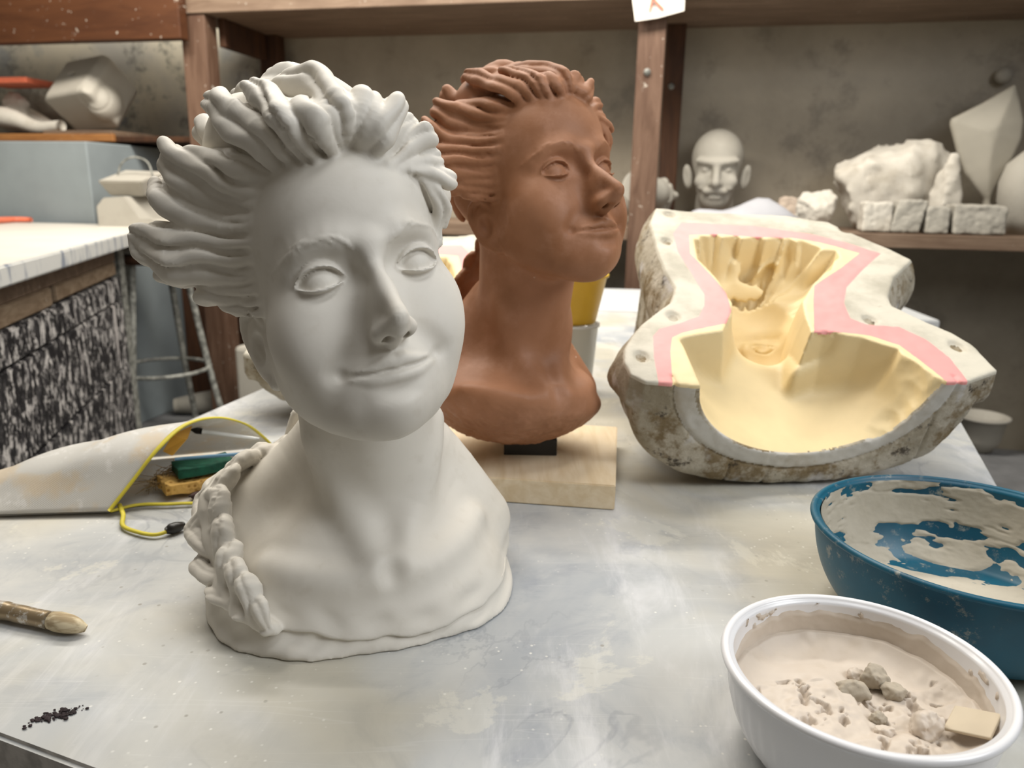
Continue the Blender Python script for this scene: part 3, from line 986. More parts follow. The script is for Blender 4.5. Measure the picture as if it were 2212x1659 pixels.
for px, py, t in ((1398, 156, 0.0), (1450, 187, .47)):
    s_, z_ = sp(px, py, t)
    rb = bmesh.new(); bmesh.ops.create_uvsphere(rb, u_segments=16, v_segments=8, radius=0.014)
    obj_bm('screw', rb, M['metal'], sh, True, (s_, t - 0.002, z_))
r.free()
ZS = zs1 + 0.001

# low plinth at the right
pl = sbox('low_plinth', 1.45, 2.6, -0.80, -0.03, FLOOR, -0.60, M['floor'])
tag(pl, 'low grey plinth with brown front edge at the foot of the shelving', 'plinth')
_s0, _z0 = sp(2110, 965, 0.1)
cupo = lathe('white_cup', [(0.001, 0), (0.05, 0), (0.075, 0.05), (0.085, 0.13), (0.098, 0.135), (0.098, 0.145), (0.08, 0.145), (0.07, 0.06), (0.001, 0.02)], M['plaster_grey'], seg=40)
_p = at_z(2112, 962, -0.58)
cupo.location = (_p[0], _p[1], -0.599)
tag(cupo, 'white cup on the low plinth behind the big mould', 'cup')

# note pinned on the top board
M['paper'] = mat_plain('paper', hx(206, 200, 190), 0.8, 0.03)
M['redink'] = mat_plain('red_ink', hx(214, 122, 98), 0.7, 0.05)
nt = empty('paper_note', tuple(S0), -TH, 'white paper note with red marker strokes pinned on the top board', 'note')
pts = [sp(1358, -60, -.03), sp(1482, -60, -.03), sp(1478, 24, -.03), sp(1420, 40, -.03), sp(1372, 47, -.03)]
bm = bmesh.new()
f = [bm.verts.new((p[0], -0.013 - 0.02 * (i >= 2), p[1])) for i, p in enumerate(pts)]
g = [bm.verts.new((p[0], -0.016 - 0.02 * (i >= 2), p[1])) for i, p in enumerate(pts)]
bm.faces.new(f); bm.faces.new(g[::-1])
for i in range(5): bm.faces.new((f[i], g[i], g[(i + 1) % 5], f[(i + 1) % 5]))
obj_bm('sheet', bm, M['paper'], nt)
for nm, a, b in (('marker_stroke', (1412, -12), (1404, 24)), ('marker_stroke', (1412, 0), (1433, 21))):
    A = sp(*a, -.03); B = sp(*b, -.03)
    o = tube_obj(nm, [(A[0], -0.0385, A[1]), ((A[0] + B[0]) / 2, -0.0385, (A[1] + B[1]) / 2), (B[0], -0.0385, B[1])], 0.0045, M['redink'], nt, n=6, seg=6)

# ------------------------------------------------------------------ things on the right shelf
def old_head():
    c = Clay()
    c.ell((0, 0.5, 3.2), (7.2, 9.0, 7.4), 0)
    c.ell((0, -3.5, -3.0), (5.6, 5.2, 7.0), 2.5)
    c.ell((0, -5.0, -8.0), (3.6, 3.4, 2.8), 2.0)
    c.tube([(-5.4, -6.6, 2.2), (-2, -8.6, 1.6), (2, -8.6, 1.6), (5.4, -6.6, 2.2)], [0.6, 0.8, 0.8, 0.6], 1.0)
    c.ell((2.9, -8.6, -0.2), (1.5, 1.0, 0.9), 0.8, 's', sym=True)
    c.ell((2.9, -7.2, -0.2), (1.1, 1.0, 0.7), 0.3, sym=True)
    c.tube([(0, -8.4, 1), (0, -10.6, -3.6)], [0.8, 1.2], 1.0)
    c.ell((1.3, -9.2, -3.8), (0.8, 1.0, 0.8), 0.5, sym=True)
    c.tube([(0, -9.0, -5.2), (2.4, -8.6, -5.6), (4.2, -7.2, -5.0)], [0.9, 0.9, 0.4], 0.5, sym=True)
    c.ell((0, -8.2, -7.2), (2.0, 1.0, 0.6), 0.5)
    c.tube([(2.2, -9, -3.6), (4.2, -7.4, -6.5)], [0.3, 0.3], 0.6, 's', sym=True)
    c.ell((3.9, -6.4, -3.2), (2.0, 1.8, 1.8), 1.0, sym=True)
    for z in (4.6, 6.0): c.tube([(-3, -8.0, z), (0, -8.9 + (z - 4) * .3, z + .3), (3, -8.0, z)], [0.2, 0.2, 0.2], 0.4, 's')
    c.ell((8.0, 0.6, -1.8), (1.5, 1.0, 3.4), 0.6, sym=True, rot=(0, 12, 25))
    c.ell((8.9, -0.3, -1.8), (0.8, 0.8, 2.0), 0.5, 's', sym=True)
    c.tube([(0, 1.5, -7), (0, 2, -16)], [5.2, 5.8], 2.0)
    return lambda P: smax(c(P), -14.5 - P[:, 2], 0.2)


V, Q = clay_mesh(old_head(), (-11, -13, -16), (11, 12, 12), 0.42)
s_, z_ = sp(1545, 443, 0.18)
sc_h = 0.0146
hd = empty('portrait_sculpture', sw(s_, 0.26, ZS + 0.03), -TH - 0.05, 'plaster head of an old man with big ears and moustache, standing upright on the shelf', 'sculpture', 'old plaster heads on the shelf')
o = mesh_np('head', (V + [0, 0, 14.5]) * np.array([1.08, 1, 1.14]) * sc_h, Q, M['plaster_grey'], hd)
o2 = hd.copy(); sc.collection.objects.link(o2)
oc = o.copy(); sc.collection.objects.link(oc); oc.parent = o2; oc.location = (0, 0, -0.20)
s_, z_ = sp(1395, 400, 0.3)
o2.location = sw(s_ + 0.00, 0.345, ZS + 0.118)
o2.rotation_euler = (Matrix.Rotation(-TH, 3, 'Z') @ Matrix(((0, -1, 0), (0, 0, 1), (-1, 0, 0))) @ Matrix.Rotation(math.radians(12), 3, 'Y')).to_euler()
oc.scale = (0.85, 0.85, 0.85)
o2['label'] = 'plaster head lying on its side, half hidden behind the brown post'

# plate of white cloth
bm = bmesh.new(); bmesh.ops.create_uvsphere(bm, u_segments=48, v_segments=16, radius=1.0)
sa, za = sp(1478, 450, .12); sb, zb = sp(1742, 450, .12)
for v in bm.verts:
    k = 1 + 0.06 * math.sin(v.co.x * 7) * math.cos(v.co.y * 5)
    v.co = Vector((v.co.x * (sb - sa) / 2 * k, v.co.y * 0.13 * k, max(v.co.z, -0.15) * 0.035 * k + 0.01 * math.sin(v.co.x * 4) * max(v.co.z, 0)))
M['cloth'] = mat_plain('white_cloth', hx(172, 172, 176), 0.8, 0.04, 9, 0.2)
o = obj_bm('folded_cloth', bm, M['cloth'], None, True, sw((sa + sb) / 2, 0.12, ZS + 0.055)); o.rotation_euler = (0, 0, -TH)
tag(o, 'folded white cloth bundle in front of the upright old plaster head', 'cloth')
o.location = sw((sa + sb) / 2, 0.125, ZS + 0.012)
for v in o.data.vertices: v.co.z *= 2.6
hd.location = sw(sp(1545, 443, 0.30)[0], 0.42, ZS)


def on_shelf(name, px, w, hgt, dep, t, seed, mat, label, cat, group=None, rz=0.0, **kw):
    s_, _ = sp(px, 480, t)
    o = rock(name, sw(s_, t, ZS), (w, dep, hgt * 1.12), mat, seed, rz=-TH + rz, **kw)
    return tag(o, label, cat, group)


k = 3.35 / 1640.0
on_shelf('plaster_lump', 1912, 268 * k, 190 * k, 0.26, 0.36, 5, M['plaster_old'], 'big rough lump of broken plaster, largest piece on the right shelf', 'rubble', facets=14, rough=0.07, flat=0.95)
on_shelf('plaster_fragment', 2036, 62 * k, 150 * k, 0.10, 0.205, 23, M['plaster_old'], 'jagged plaster piece leaning on the right end of the big lump', 'rubble', facets=9, rough=0.08)
on_shelf('plaster_fragment', 1760, 86 * k, 88 * k, 0.12, 0.20, 11, M['plaster_old'], 'pointed plaster fragment left of the big plaster lump', 'rubble', facets=8, rough=0.06)
on_shelf('plaster_fragment', 1700, 72 * k, 66 * k, 0.12, 0.36, 17, mat_plaster('pinkish_plaster', hx(176, 160, 144), hx(140, 120, 100), .4, .8, .4), 'small brownish plaster fragment between the folded cloth and the pointed fragment', 'rubble', facets=8, rough=0.06)
for px, w, h_, seed, lb in ((1889, 64, 64, 31, 'small pinkish plaster block, leftmost of four on the front edge of the shelf'), (1955, 66, 70, 32, 'white tilted plaster block, second from the left on the front edge of the shelf'),
                            (2018, 52, 58, 33, 'small square plaster block, third from the left on the front edge of the shelf'), (2108, 112, 62, 34, 'longest plaster block, rightmost of four on the front edge of the shelf')):
    rnd = np.random.RandomState(seed)
    s_, _ = sp(px, 500, 0.05)
    W, H_ = w * k * 0.80, h_ * k * 0.86
    hw = np.array([W / 2, 0.055, H_ / 2])

    def blk(P, hw=hw, seed=seed):
        q = np.abs(P) - (hw - 0.008).astype(np.float32)
        d = np.sqrt((np.maximum(q, 0) ** 2).sum(-1)) + np.minimum(q.max(-1), 0) - 0.008
        return d + 0.006 * vnoise(P, 28, seed) + 0.003 * vnoise(P, 80, seed + 1)
    V, Q = clay_mesh(blk, -hw * 1.3, hw * 1.3, 0.0042)
    V[:, 0] += V[:, 2] * rnd.uniform(-.1, .25); V[:, 2] -= V[:, 2].min()
    o = mesh_np('plaster_block', V, Q, M['plaster_grey'] if seed != 31 else M['plaster_old'])
    o.location = sw(s_, 0.075, ZS); o.rotation_euler = (0, 0, -TH)
    tag(o, lb, 'block', 'plaster blocks on the shelf edge')

# fan shaped plaster form
t_ = 0.33
out = [sp(x, y, t_) for x, y in ((2052, 268), (2054, 255), (2120, 222), (2192, 180), (2202, 215), (2211, 262), (2206, 300), (2185, 345), (2160, 385), (2145, 415), (2138, 436), (2152, 462), (2160, 500), (2095, 500), (2100, 468), (2122, 448), (2124, 430), (2110, 410), (2085, 375), (2068, 330))]
cs = np.mean([p[0] for p in out]); ZB = min(p[1] for p in out)
poly = np.array([(p[0] - cs, p[1] - ZB) for p in out])


def fan(P):
    d = poly_sd(P[:, [0, 2]], poly)
    hw = 0.018 + 0.34 * np.maximum(-d, 0)
    return smax(d, (np.abs(P[:, 1]) - np.minimum(hw, 0.055)) * 0.8, 0.012)


V, Q = clay_mesh(fan, (poly[:, 0].min() - .02, -0.08, -.02), (poly[:, 0].max() + .02, 0.08, poly[:, 1].max() + .02), 0.008)
V[:, 2] -= V[:, 2].min()
o = mesh_np('plaster_form', V, Q, mat_plain('smooth_plaster_form', hx(172, 166, 152), 0.7, 0.05, 6))
o.location = sw(cs, t_, ZS); o.rotation_euler = (0, 0, -TH)
tag(o, 'smooth fan-shaped plaster form on a thin stem at the right of the shelf', 'sculpture')
V, Q = clay_mesh(lambda P: np.sqrt((P * P).sum(-1)) - 0.034, (-.05,) * 3, (.05,) * 3, 0.006)
s_, z_ = sp(2167, 164, 0.58)
o = mesh_np('plaster_ball', V, Q, M['plaster_grey']); o.location = sw(s_, 0.575, z_)
tag(o, 'small pale plaster knob fixed on the wall above the fan-shaped form', 'knob')
s_, _ = sp(2228, 480, 0.2)
o = lathe('plaster_vessel', [(0.001, 0), (0.07, 0), (0.10, 0.05), (0.125, 0.13), (0.128, 0.2), (0.11, 0.27), (0.06, 0.32), (0.001, 0.335)], M['plaster_grey'], seg=48, wob=0.04)
o.location = sw(s_, 0.22, ZS); tag(o, 'rounded grey plaster vessel cut off by the right edge of the picture', 'vessel')
M['lime'] = mat_plain('lime_plastic', hx(150, 152, 62), 0.6, 0.1)
a = sp(2150, 470, .42); b = sp(2240, 360, .42)
o = tube_obj('green_tube', [sw(a[0], .44, ZS + 0.02), sw(b[0], .44, ZS + 0.25)], 0.016, M['lime'], n=8)
tag(o, 'yellowish green tube leaning behind the fan-shaped plaster form', 'tube')

# ------------------------------------------------------------------ left side: wall unit with plaster casts
zb = sp(200, 88, -0.07)[1]; s1 = sp(387, 40, -0.07)[0]
o = sbox('hanging_board', -3.2, s1, -0.07, -0.012, zb, zb + 0.42, M['redwood']); tag(o, 'wide red-brown wooden board spotted with white paint, above the peeling wall', 'board')
zp0, zp1 = sp(200, 303, 0.0)[1], sp(200, 288, 0.0)[1]
sx = sp(245, 296, 0.0)[0]
o = sbox('wall_shelf', -3.2, pL0 - 0.01, 0.02, 0.58, zp0 - 0.006, zp1 - 0.012, M['backwood']); tag(o, 'dark wooden wall shelf carrying plaster casts left of the brown post', 'shelf')
o = sbox('orange_plank', -3.2, sx, -0.005, 0.018, zp0 - 0.006, zp1 - 0.002, M['orangewood']); tag(o, 'thin orange plank along the front of the dark wall shelf', 'plank')
a, b = sp(115, 275, .1)[0], sp(262, 275, .1)[0]
o = sbox('wood_slat', a, b, 0.03, 0.45, zp1 - 0.011, zp1 + 0.016, M['darkwood_x']); tag(o, 'loose paint-spotted slat lying under the boxy plaster cast', 'slat')
ZL = zp1 + 0.017


def cast(P):
    R = eul(48, -6, -8).astype(np.float32)
    q = P @ R
    b_ = np.abs(q - np.array([0, 0, 0], np.float32)) - np.array([0.125, 0.105, 0.10], np.float32)
    d = np.sqrt((np.maximum(b_, 0) ** 2).sum(-1)) + np.minimum(b_.max(-1), 0) - 0.022
    d = smax(d, (np.abs(q[:, 0]) + np.abs(q[:, 2])) - 0.235, 0.01)
    d = smin(d, sd_ell(P, (0.105, -0.05, -0.045), (0.075, 0.085, 0.085)), 0.008)
    r = np.sqrt(((P - np.array([0.12, -0.13, -0.02], np.float32)) ** 2).sum(-1))
    d = d + 0.004 * np.exp(-((r - 0.065) / 0.004) ** 2)
    hole = sd_ell(q, (-0.02, 0.01, 0.122), (0.024, 0.012, 0.03))
    return smax(d, -hole, 0.005)


V, Q = clay_mesh(cast, (-.24,) * 3, (.24,) * 3, 0.0065); V[:, 2] -= V[:, 2].min()
o = mesh_np('plaster_cast', V, Q, mat_plaster('pale_cast_plaster', hx(172, 166, 154), hx(136, 128, 116), .2, .6, .1), None)
s_, _ = sp(205, 250, .2); o.location = sw(s_, 0.20, ZL); o.rotation_euler = (0, 0, -TH)
tag(o, 'boxy white plaster cast with a round boss and small hole on the wall shelf', 'cast')
s_, _ = sp(60, 250, .3)
o = tag(rock('plaster_relief', sw(s_ - 0.03, 0.42, zp1 - 0.010), (0.36, 0.14, 0.34), M['plaster_grey'], 41, rz=-TH, facets=6, rough=0.09), 'pale plaster relief standing behind the bone-shaped fragments', 'cast')
o = tube_obj('plaster_bone', [sw(sp(-40, 250, .12)[0], .12, zp1 + 0.10), sw(sp(25, 235, .12)[0], .12, zp1 + 0.075), sw(sp(80, 258, .12)[0], .12, zp1 + 0.035), sw(sp(132, 250, .12)[0], .12, zp1 + 0.045)], [0.04, 0.05, 0.038, 0.03, 0.026], M['plaster_old'])
tag(o, 'long bone-shaped plaster fragment lying at the front of the wall shelf', 'cast')
o = tube_obj('plaster_bone', [sw(sp(15, 200, .27)[0], .27, zp1 + 0.14), sw(sp(60, 215, .27)[0], .27, zp1 + 0.10), sw(sp(112, 225, .27)[0], .27, zp1 + 0.04)], [0.035, 0.042, 0.03], M['plaster_old'])
tag(o, 'shorter plaster fragment leaning between the long bone shape and the relief', 'cast')
M['orange'] = mat_plain('orange_plastic', hx(214, 112, 82), 0.5, 0.1)
a = sp(-40, 168, .1); b = sp(68, 158, .1)
o = sbox('orange_tray', a[0], b[0], 0.06, 0.26, zp1 + 0.235, zp1 + 0.262, M['orange'])
tag(o, 'flat orange plastic tray balanced on top of the plaster fragments', 'tray')
s_, _ = sp(30, 200, .16)
o = tag(rock('plaster_fragment', sw(s_ - 0.06, 0.22, zp1 - 0.010), (0.17, 0.10, 0.262), M['plaster_old'], 44, rz=-TH, facets=8, rough=0.07), 'upright plaster fragment holding up the orange tray', 'cast')

# grey cabinet and plaster trays beside it
c1 = sp(196, 400, -0.25)[0]
o = sbox('grey_cabinet', -3.0, c1, -0.25, 0.55, FLOOR, zp0 - 0.02, M['steel_grey'], bev=0.006); tag(o, 'plain grey enamel cabinet below the wall shelf', 'cabinet')
o = sbox('dark_chest', c1 + 0.01, pL0 - 0.012, 0.30, 0.56, FLOOR, sp(260, 470, .15)[1] - 0.06, M['backwood']); tag(o, 'dark wooden chest between the grey cabinet and the brown post', 'chest')
# metal stool carrying two plaster trays
st = empty('metal_stool', (0, 0, 0), 0, 'tall metal stool with a ring between spattered legs, beside the counter', 'stool')
c0 = at_z(370, 795, -0.42)
R_ = 0.20
c0[0] -= 0.04
tube_obj('ring', [(c0[0] + R_ * math.cos(a), c0[1] + R_ * math.sin(a), -0.42) for a in np.linspace(0, 2 * math.pi, 17)[:-1]], 0.009, M['metal'], st, n=65, closed=True, seg=8)
for a in (-1.75, 0.15, 1.5, 2.9):
    x, y = math.cos(a), math.sin(a)
    tube_obj('leg', [(c0[0] + x * .27, c0[1] + y * .27, FLOOR + 0.001), (c0[0] + x * R_, c0[1] + y * R_, -.42), (c0[0] + x * .13, c0[1] + y * .13, 0.05)], 0.014, M['metal'], st, n=8, seg=10)
lathe('seat', [(0.001, 0.0), (0.17, 0.0), (0.18, 0.012), (0.18, 0.03), (0.001, 0.035)], M['backwood'], st, seg=40, loc=(c0[0], c0[1], 0.05))
ZK = 0.086
Pc = (c0[0], c0[1], 0)
FN = np.array([0, 1.0, 0])
hp_ = empty('plaster_trough', (0, 0, 0), 0, 'angular grey plaster trough on the stool, under the box with the wire handle', 'trough')
yf = c0[1] - 0.06
A = [at_plane(x, y, (0, yf, 0), FN) for x, y in ((207, 446), (222, 427), (268, 424), (300, 474), (330, 474), (380, 500), (360, 560), (220, 560))]
bm = bmesh.new(); F = [bm.verts.new((p[0], yf, max(p[2], ZK))) for p in A]; G = [bm.verts.new((p[0] + .05, yf + .22, max(p[2], ZK))) for p in A]
bm.faces.new(F); bm.faces.new(G[::-1])
for i in range(8): bm.faces.new((F[i], G[i], G[(i + 1) % 8], F[(i + 1) % 8]))
bmesh.ops.bevel(bm, geom=bm.edges[:], offset=.004, segments=2, affect='EDGES')
obj_bm('body', bm, M['plaster_grey'], hp_)
top = at_plane(268, 424, (0, yf, 0), FN)[2]
pb_ = at_plane(292, 420, (0, yf + .10, 0), FN)
w0, w1, hh = 0.075, 0.108, (at_plane(292, 385, (0, yf + .1, 0), FN)[2] - top)
bs = empty('plaster_basket', (pb_[0], yf + .10, top + .001), -0.1, 'small plaster box with a bent wire handle on top of the grey trough', 'basket')
bm = bmesh.new()
lo_ = [bm.verts.new(p) for p in ((-w0, -.06, 0), (w0, -.06, 0), (w0, .06, 0), (-w0, .06, 0))]
hi_ = [bm.verts.new(p) for p in ((-w1, -.09, hh - .015), (w1 - .02, -.09, hh - .015), (w1, .09, hh + .03), (-w1 + .02, .09, hh + .035))]
bm.faces.new(lo_[::-1]); bm.faces.new(hi_)
for i in range(4): bm.faces.new((lo_[i], lo_[(i + 1) % 4], hi_[(i + 1) % 4], hi_[i]))
bmesh.ops.bevel(bm, geom=bm.edges[:], offset=.005, segments=2, affect='EDGES')
obj_bm('box', bm, M['plaster_grey'], bs)
tube_obj('wire_handle', [(-.075, 0, hh), (-.045, 0, hh + .06), (0.01, 0, hh + .085), (.07, 0, hh + .065), (.09, 0, hh)], 0.004, M['metal'], bs, seg=8)

# ------------------------------------------------------------------ marble topped counter at the left
ZT = 0.20
P1, P2, P3 = at_z(-140, 612, ZT), at_z(288, 502, ZT), at_z(347, 487, ZT)
Q1 = P1 + np.array([-1.6, 0.3, 0]); Q3 = P3 + np.array([-1.5, 0.1, 0])
ct = empty('marble_counter', (0, 0, 0), 0, 'workbench with white marble top over paint-splattered black drawers', 'workbench')
prism('marble_top', [P1, P2, P3, Q3, Q1], ZT - 0.045, ZT, M['stripe'], ct, 0.004)
u = (P2 - P1) / np.linalg.norm(P2 - P1); nrm = np.array([u[1], -u[0], 0])
prism('top_face', [P1 - nrm * .008 + u * .01, P2 - nrm * .008 - u * .008, P3 - u * .01 + nrm * -.01, Q3, Q1], ZT + 0.0002, ZT + 0.001, M['marble_white'], ct)
ins = P1 - nrm * 0.06
e1 = at_z(252, 560, ZT - 0.06); e1 = P1 - nrm * 0.06 + u * ((at_plane(252, 600, P1 - nrm * 0.06, nrm) - P1) @ u)
prism('apron', [ins, e1, e1 - nrm * .9, ins - nrm * .9], ZT - 0.10, ZT - 0.046, M['darkwood_x'], ct)
for a0, a1, zz in ((0.0, 0.52, ZT - 0.155), (0.54, 1.0, ZT - 0.150)):
    pa = ins + (e1 - ins) * a0; pb = ins + (e1 - ins) * a1
    prism('packing_board', [pa, pb, pb - nrm * .8, pa - nrm * .8], zz, ZT - 0.103, mat_wood('weathered_board', hx(150, 132, 110), hx(116, 96, 76), 5, 'Y', .8, .3), ct, 0.004)
ins2 = ins + nrm * 0.012; e2 = e1 + nrm * 0.012
zz = ZT - 0.158
for i, hgt in enumerate((0.085, 0.24, 0.34, 0.30)):
    z1_ = zz; z0_ = max(zz - hgt, FLOOR)
    prism('drawer', [ins2, e2, e2 - nrm * .75, ins2 - nrm * .75], z0_ + 0.006, z1_, M['splat'], ct, 0.004)
    zz = z0_
o = tag(tube_obj('red_cutter', [at_z(-40, 476, ZT + .02), at_z(20, 472, ZT + .02), at_z(68, 472, ZT + .02)], [0.02, 0.018, 0.014], M['orange'], n=10, flat=0.7), 'orange-red tool lying on the white marble counter top', 'tool')
_z = min(v.co.z for v in o.data.vertices)
for v in o.data.vertices: v.co.z += ZT + 0.0012 - _z

pz = at_plane(243, 540, (0, 3.0, 0), (0, 1, 0)); pb = at_plane(270, 900, (0, 3.0, 0), (0, 1, 0))
o = prism('bench_leg', [(pz[0] - .02, 3.0), (pz[0] + .02, 3.0), (pz[0] + .02, 3.04), (pz[0] - .02, 3.04)], FLOOR, ZT - 0.048, M['metal'], ct)
# tools and plaster on the floor
p = at_plane(430, 862, S0 + SB * 0.12, SB)
o = tag(tube_obj('plaster_log', [(p[0] - .12, p[1] - .02, FLOOR + .055), (p[0] + .05, p[1] + .02, FLOOR + .065), (p[0] + .22, p[1] + .06, FLOOR + .08)], [0.035, 0.055, 0.065, 0.078], M['plaster_grey'], n=14, seg=20), 'tapered pale plaster log lying on the floor by the brown post', 'log')
p = at_plane(585, 850, S0 + SB * -0.15, SB)
o = tag(box_obj('white_crate', (-.11, -.10, 0), (.11, .10, .46), M['plaster_grey'], None, .02, (p[0], p[1], FLOOR), -0.3), 'white plastered crate standing on the floor right of the brown post', 'crate')
# ------------------------------------------------------------------ the marble worktable
wt = empty('marble_worktable', (0, 0, 0), 0, 'long worktable with grey-veined marble top carrying both busts', 'table')
TA, TB, TC, TD = (-0.68, 0.572), (0.34, 0.185), (1.22, 2.35), (-0.20, 2.50)
tt = prism('tabletop', [TA, TB, TC, TD], -0.04, 0.0, M['marble'], wt, 0.003)
tt.data.materials.append(M['marble_side'])
for p in tt.data.polygons:
    if p.normal.z < 0.5: p.material_index = 1
def shrink(k, z=0):
    c = np.mean([TA, TB, TC, TD], 0); return [tuple(c + (np.array(p) - c) * k) for p in (TA, TB, TC, TD)]
prism('frame', shrink(0.93), -0.12, -0.041, M['darkwood_x'], wt)
for p in shrink(0.88):
    prism('leg', [(p[0] - .04, p[1] - .04), (p[0] + .04, p[1] - .04), (p[0] + .04, p[1] + .04), (p[0] - .04, p[1] + .04)], FLOOR, -0.121, M['darkwood'], wt)
f2 = empty('far_worktable', (0, 0, 0), 0, 'smooth white slab table beyond the far end of the marble worktable', 'table')
prism('tabletop', [(-0.35, 2.52), (1.35, 2.38), (1.42, 2.98), (-0.28, 3.12)], -0.05, -0.001, mat_plain('white_slab', hx(214, 216, 216), 0.35, 0.04, 5), f2, 0.004)
for p in ((-0.2, 2.62), (1.2, 2.52), (1.27, 2.88), (-0.15, 3.0)):
    prism('leg', [(p[0] - .03, p[1] - .03), (p[0] + .03, p[1] - .03), (p[0] + .03, p[1] + .03), (p[0] - .03, p[1] + .03)], FLOOR, -0.051, M['darkwood'], f2)

# ------------------------------------------------------------------ the busts
HS = 1.0
V, Q = clay_mesh(sculpt_plaster, (-30, 46, -0.6), (4, 84, 50), 0.135 * HS)
V, Q = largest_part(V, Q)
e = empty('plaster_bust', (0, 0, 0), 0, 'white plaster bust of a smiling woman with swept-back hair and braid, nearest on the table', 'bust')
split_mesh(V, Q, None, hair_class, ['figure', 'hair', 'braid'], [M['plaster']] * 3, e)
V, Q = clay_mesh(sculpt_foot, (-30, 50, -0.5), (4, 84, 6), 0.2)
fo = mesh_np('base', V * 0.01 + np.array([0, 0, 0.0004]), Q, M['plaster'], e); fo['label'] = 'smooth plaster foot under the broken edge of the chest'
V, Q = clay_mesh(sculpt_clay, (-30, 46, -4), (4, 84, 50), 0.185 * HS)
V, Q = largest_part(V, Q)
e = empty('terracotta_bust', (0, 0, 0), 0, 'red-brown terracotta bust of the same woman, mounted on a pine board', 'bust')
MT = RT @ RW.T
TT = CT - MT @ CW
tp = split_mesh(V, Q, None, hair_class, ['figure', 'hair', 'braid'], [M['terracotta']] * 3, e, T=(MT, TT))
zmin = min(min(v.co.z for v in o.data.vertices) for o in tp[:1])
vm = min((v.co for v in tp[0].data.vertices), key=lambda c: c.z)

# its stand: pine board and black block
a = at_z(1325, 1055, 0.032); b = at_z(1330, 922, 0.032)
ex = (b - a)[:2]; ex /= np.linalg.norm(ex); L_ = 0.26
ey = np.array([-ex[1], ex[0]])
a = at_z(1327, 1103, 0.0)[:2]
pine = prism('mounting_board', [a, a + ey * L_, a + ey * L_ + ex * L_ * 0.92, a + ex * L_ * 0.92], 0.0005, 0.032, M['pine'], None, 0.0012)
tag(pine, 'square pale pine board under the terracotta bust', 'board')
m = at_z(1147, 980, 0.033)
bm = bmesh.new(); box(bm, (m[0] - .036, m[1] - 0.005, 0.0325), (m[0] + .034, m[1] + .075, max(zmin + 0.006, 0.042)), 0.001)
o = obj_bm('mounting_block', bm, M['black'], e); o['label'] = 'black metal block between bust and board'
print('TERRA bottom', zmin, vm, 'block', m)


# ------------------------------------------------------------------ moulds
class Mould:
    def __init__(self, p0, tilt, yaw, xc):
        self.th = math.radians(tilt); y = math.radians(yaw)
        self.X = np.array([math.cos(y), math.sin(y), 0])
        h = np.array([-math.sin(y), math.cos(y), 0])
        self.L = h * math.cos(self.th) + np.array([0, 0, math.sin(self.th)])
        self.N = np.cross(self.X, self.L)
        self.p0 = np.array(p0)

    def uv(self, pts):
        out = []
        for x, y in pts:
            p = at_plane(x, y, self.p0, self.N) - self.p0
            out.append((p @ self.X, p @ self.L))
        return np.array(out) * 100                      # centimetres

    def world(self, V): return self.p0 + (V[:, :1] * self.X + V[:, 1:2] * self.L + V[:, 2:3] * self.N) * 0.01


A_ = at_z(1750, 821, 0.157)
MA = Mould(A_, 21.5, 4.0, 0)
R_out = MA.uv([(1418, 449), (1480, 456), (1600, 462), (1700, 466), (1790, 480), (1850, 508), (1920, 537), (1968, 560), (1930, 597), (1917, 640), (1926, 660), (1989, 690), (2059, 720), (2101, 745), (2155, 800),
               (2088, 824), (1900, 829), (1700, 832), (1500, 832), (1394, 823), (1363, 807), (1349, 780), (1351, 753), (1367, 725), (1390, 698), (1425, 671), (1452, 652), (1462, 620), (1440, 585), (1421, 535), (1407, 480)])
R_pink = MA.uv([(1454, 504), (1472, 480), (1631, 488), (1748, 504), (1825, 523), (1903, 547), (1864, 582), (1829, 620), (1823, 655), (1837, 687), (1872, 700), (1942, 706), (2000, 733), (2051, 772), (2092, 824), (2092, 900),
                (1423, 900), (1423, 824), (1413, 772), (1411, 725), (1425, 710), (1468, 698), (1510, 683), (1522, 659), (1522, 636), (1495, 593), (1464, 543)])
R_cream = MA.uv([(1489, 508), (1553, 506), (1631, 512), (1709, 514), (1767, 523), (1857, 547), (1818, 578), (1759, 617), (1757, 648), (1759, 716), (1802, 716), (1880, 725), (1942, 745), (2000, 788), (2046, 824), (2046, 900),
                 (1453, 900), (1453, 824), (1448, 760), (1452, 729), (1476, 718), (1569, 698), (1580, 671), (1569, 632), (1538, 597), (1491, 547)])
R_cav = MA.uv([(1507, 519), (1517, 523), (1520, 512), (1538, 514), (1545, 508), (1560, 517), (1592, 513), (1600, 520), (1640, 515), (1654, 521), (1689, 516), (1694, 528), (1705, 518), (1728, 529), (1735, 523), (1767, 535), (1760, 543), (1802, 543), (1806, 552), (1794, 560), (1787, 578), (1770, 590), (1748, 609), (1724, 648),
               (1728, 683), (1744, 725), (1787, 720), (1864, 731), (1942, 753), (1948, 766), (2000, 800), (2040, 824), (2040, 900), (1476, 900), (1476, 824), (1479, 780), (1468, 765), (1464, 753), (1466, 733), (1514, 725), (1569, 718), (1592, 679), (1592, 655), (1561, 605), (1514, 558)])
R_low = np.array(R_out)


def bust_in_mould(P, y0, z0, u0, kz=1.0):
    x = -(P[:, 0] - u0); y = P[:, 2] + y0; z = np.maximum(P[:, 1] * kz + z0, 3.2)
    T = np.stack([x, y, z], 1)
    W = (T @ TORSO_R.T.astype(np.float32) + TORSO_O.astype(np.float32)).astype(np.float32)
    a, h, b = pieces(W)
    return smin(smin(a, h, 0.45), b, 0.3)


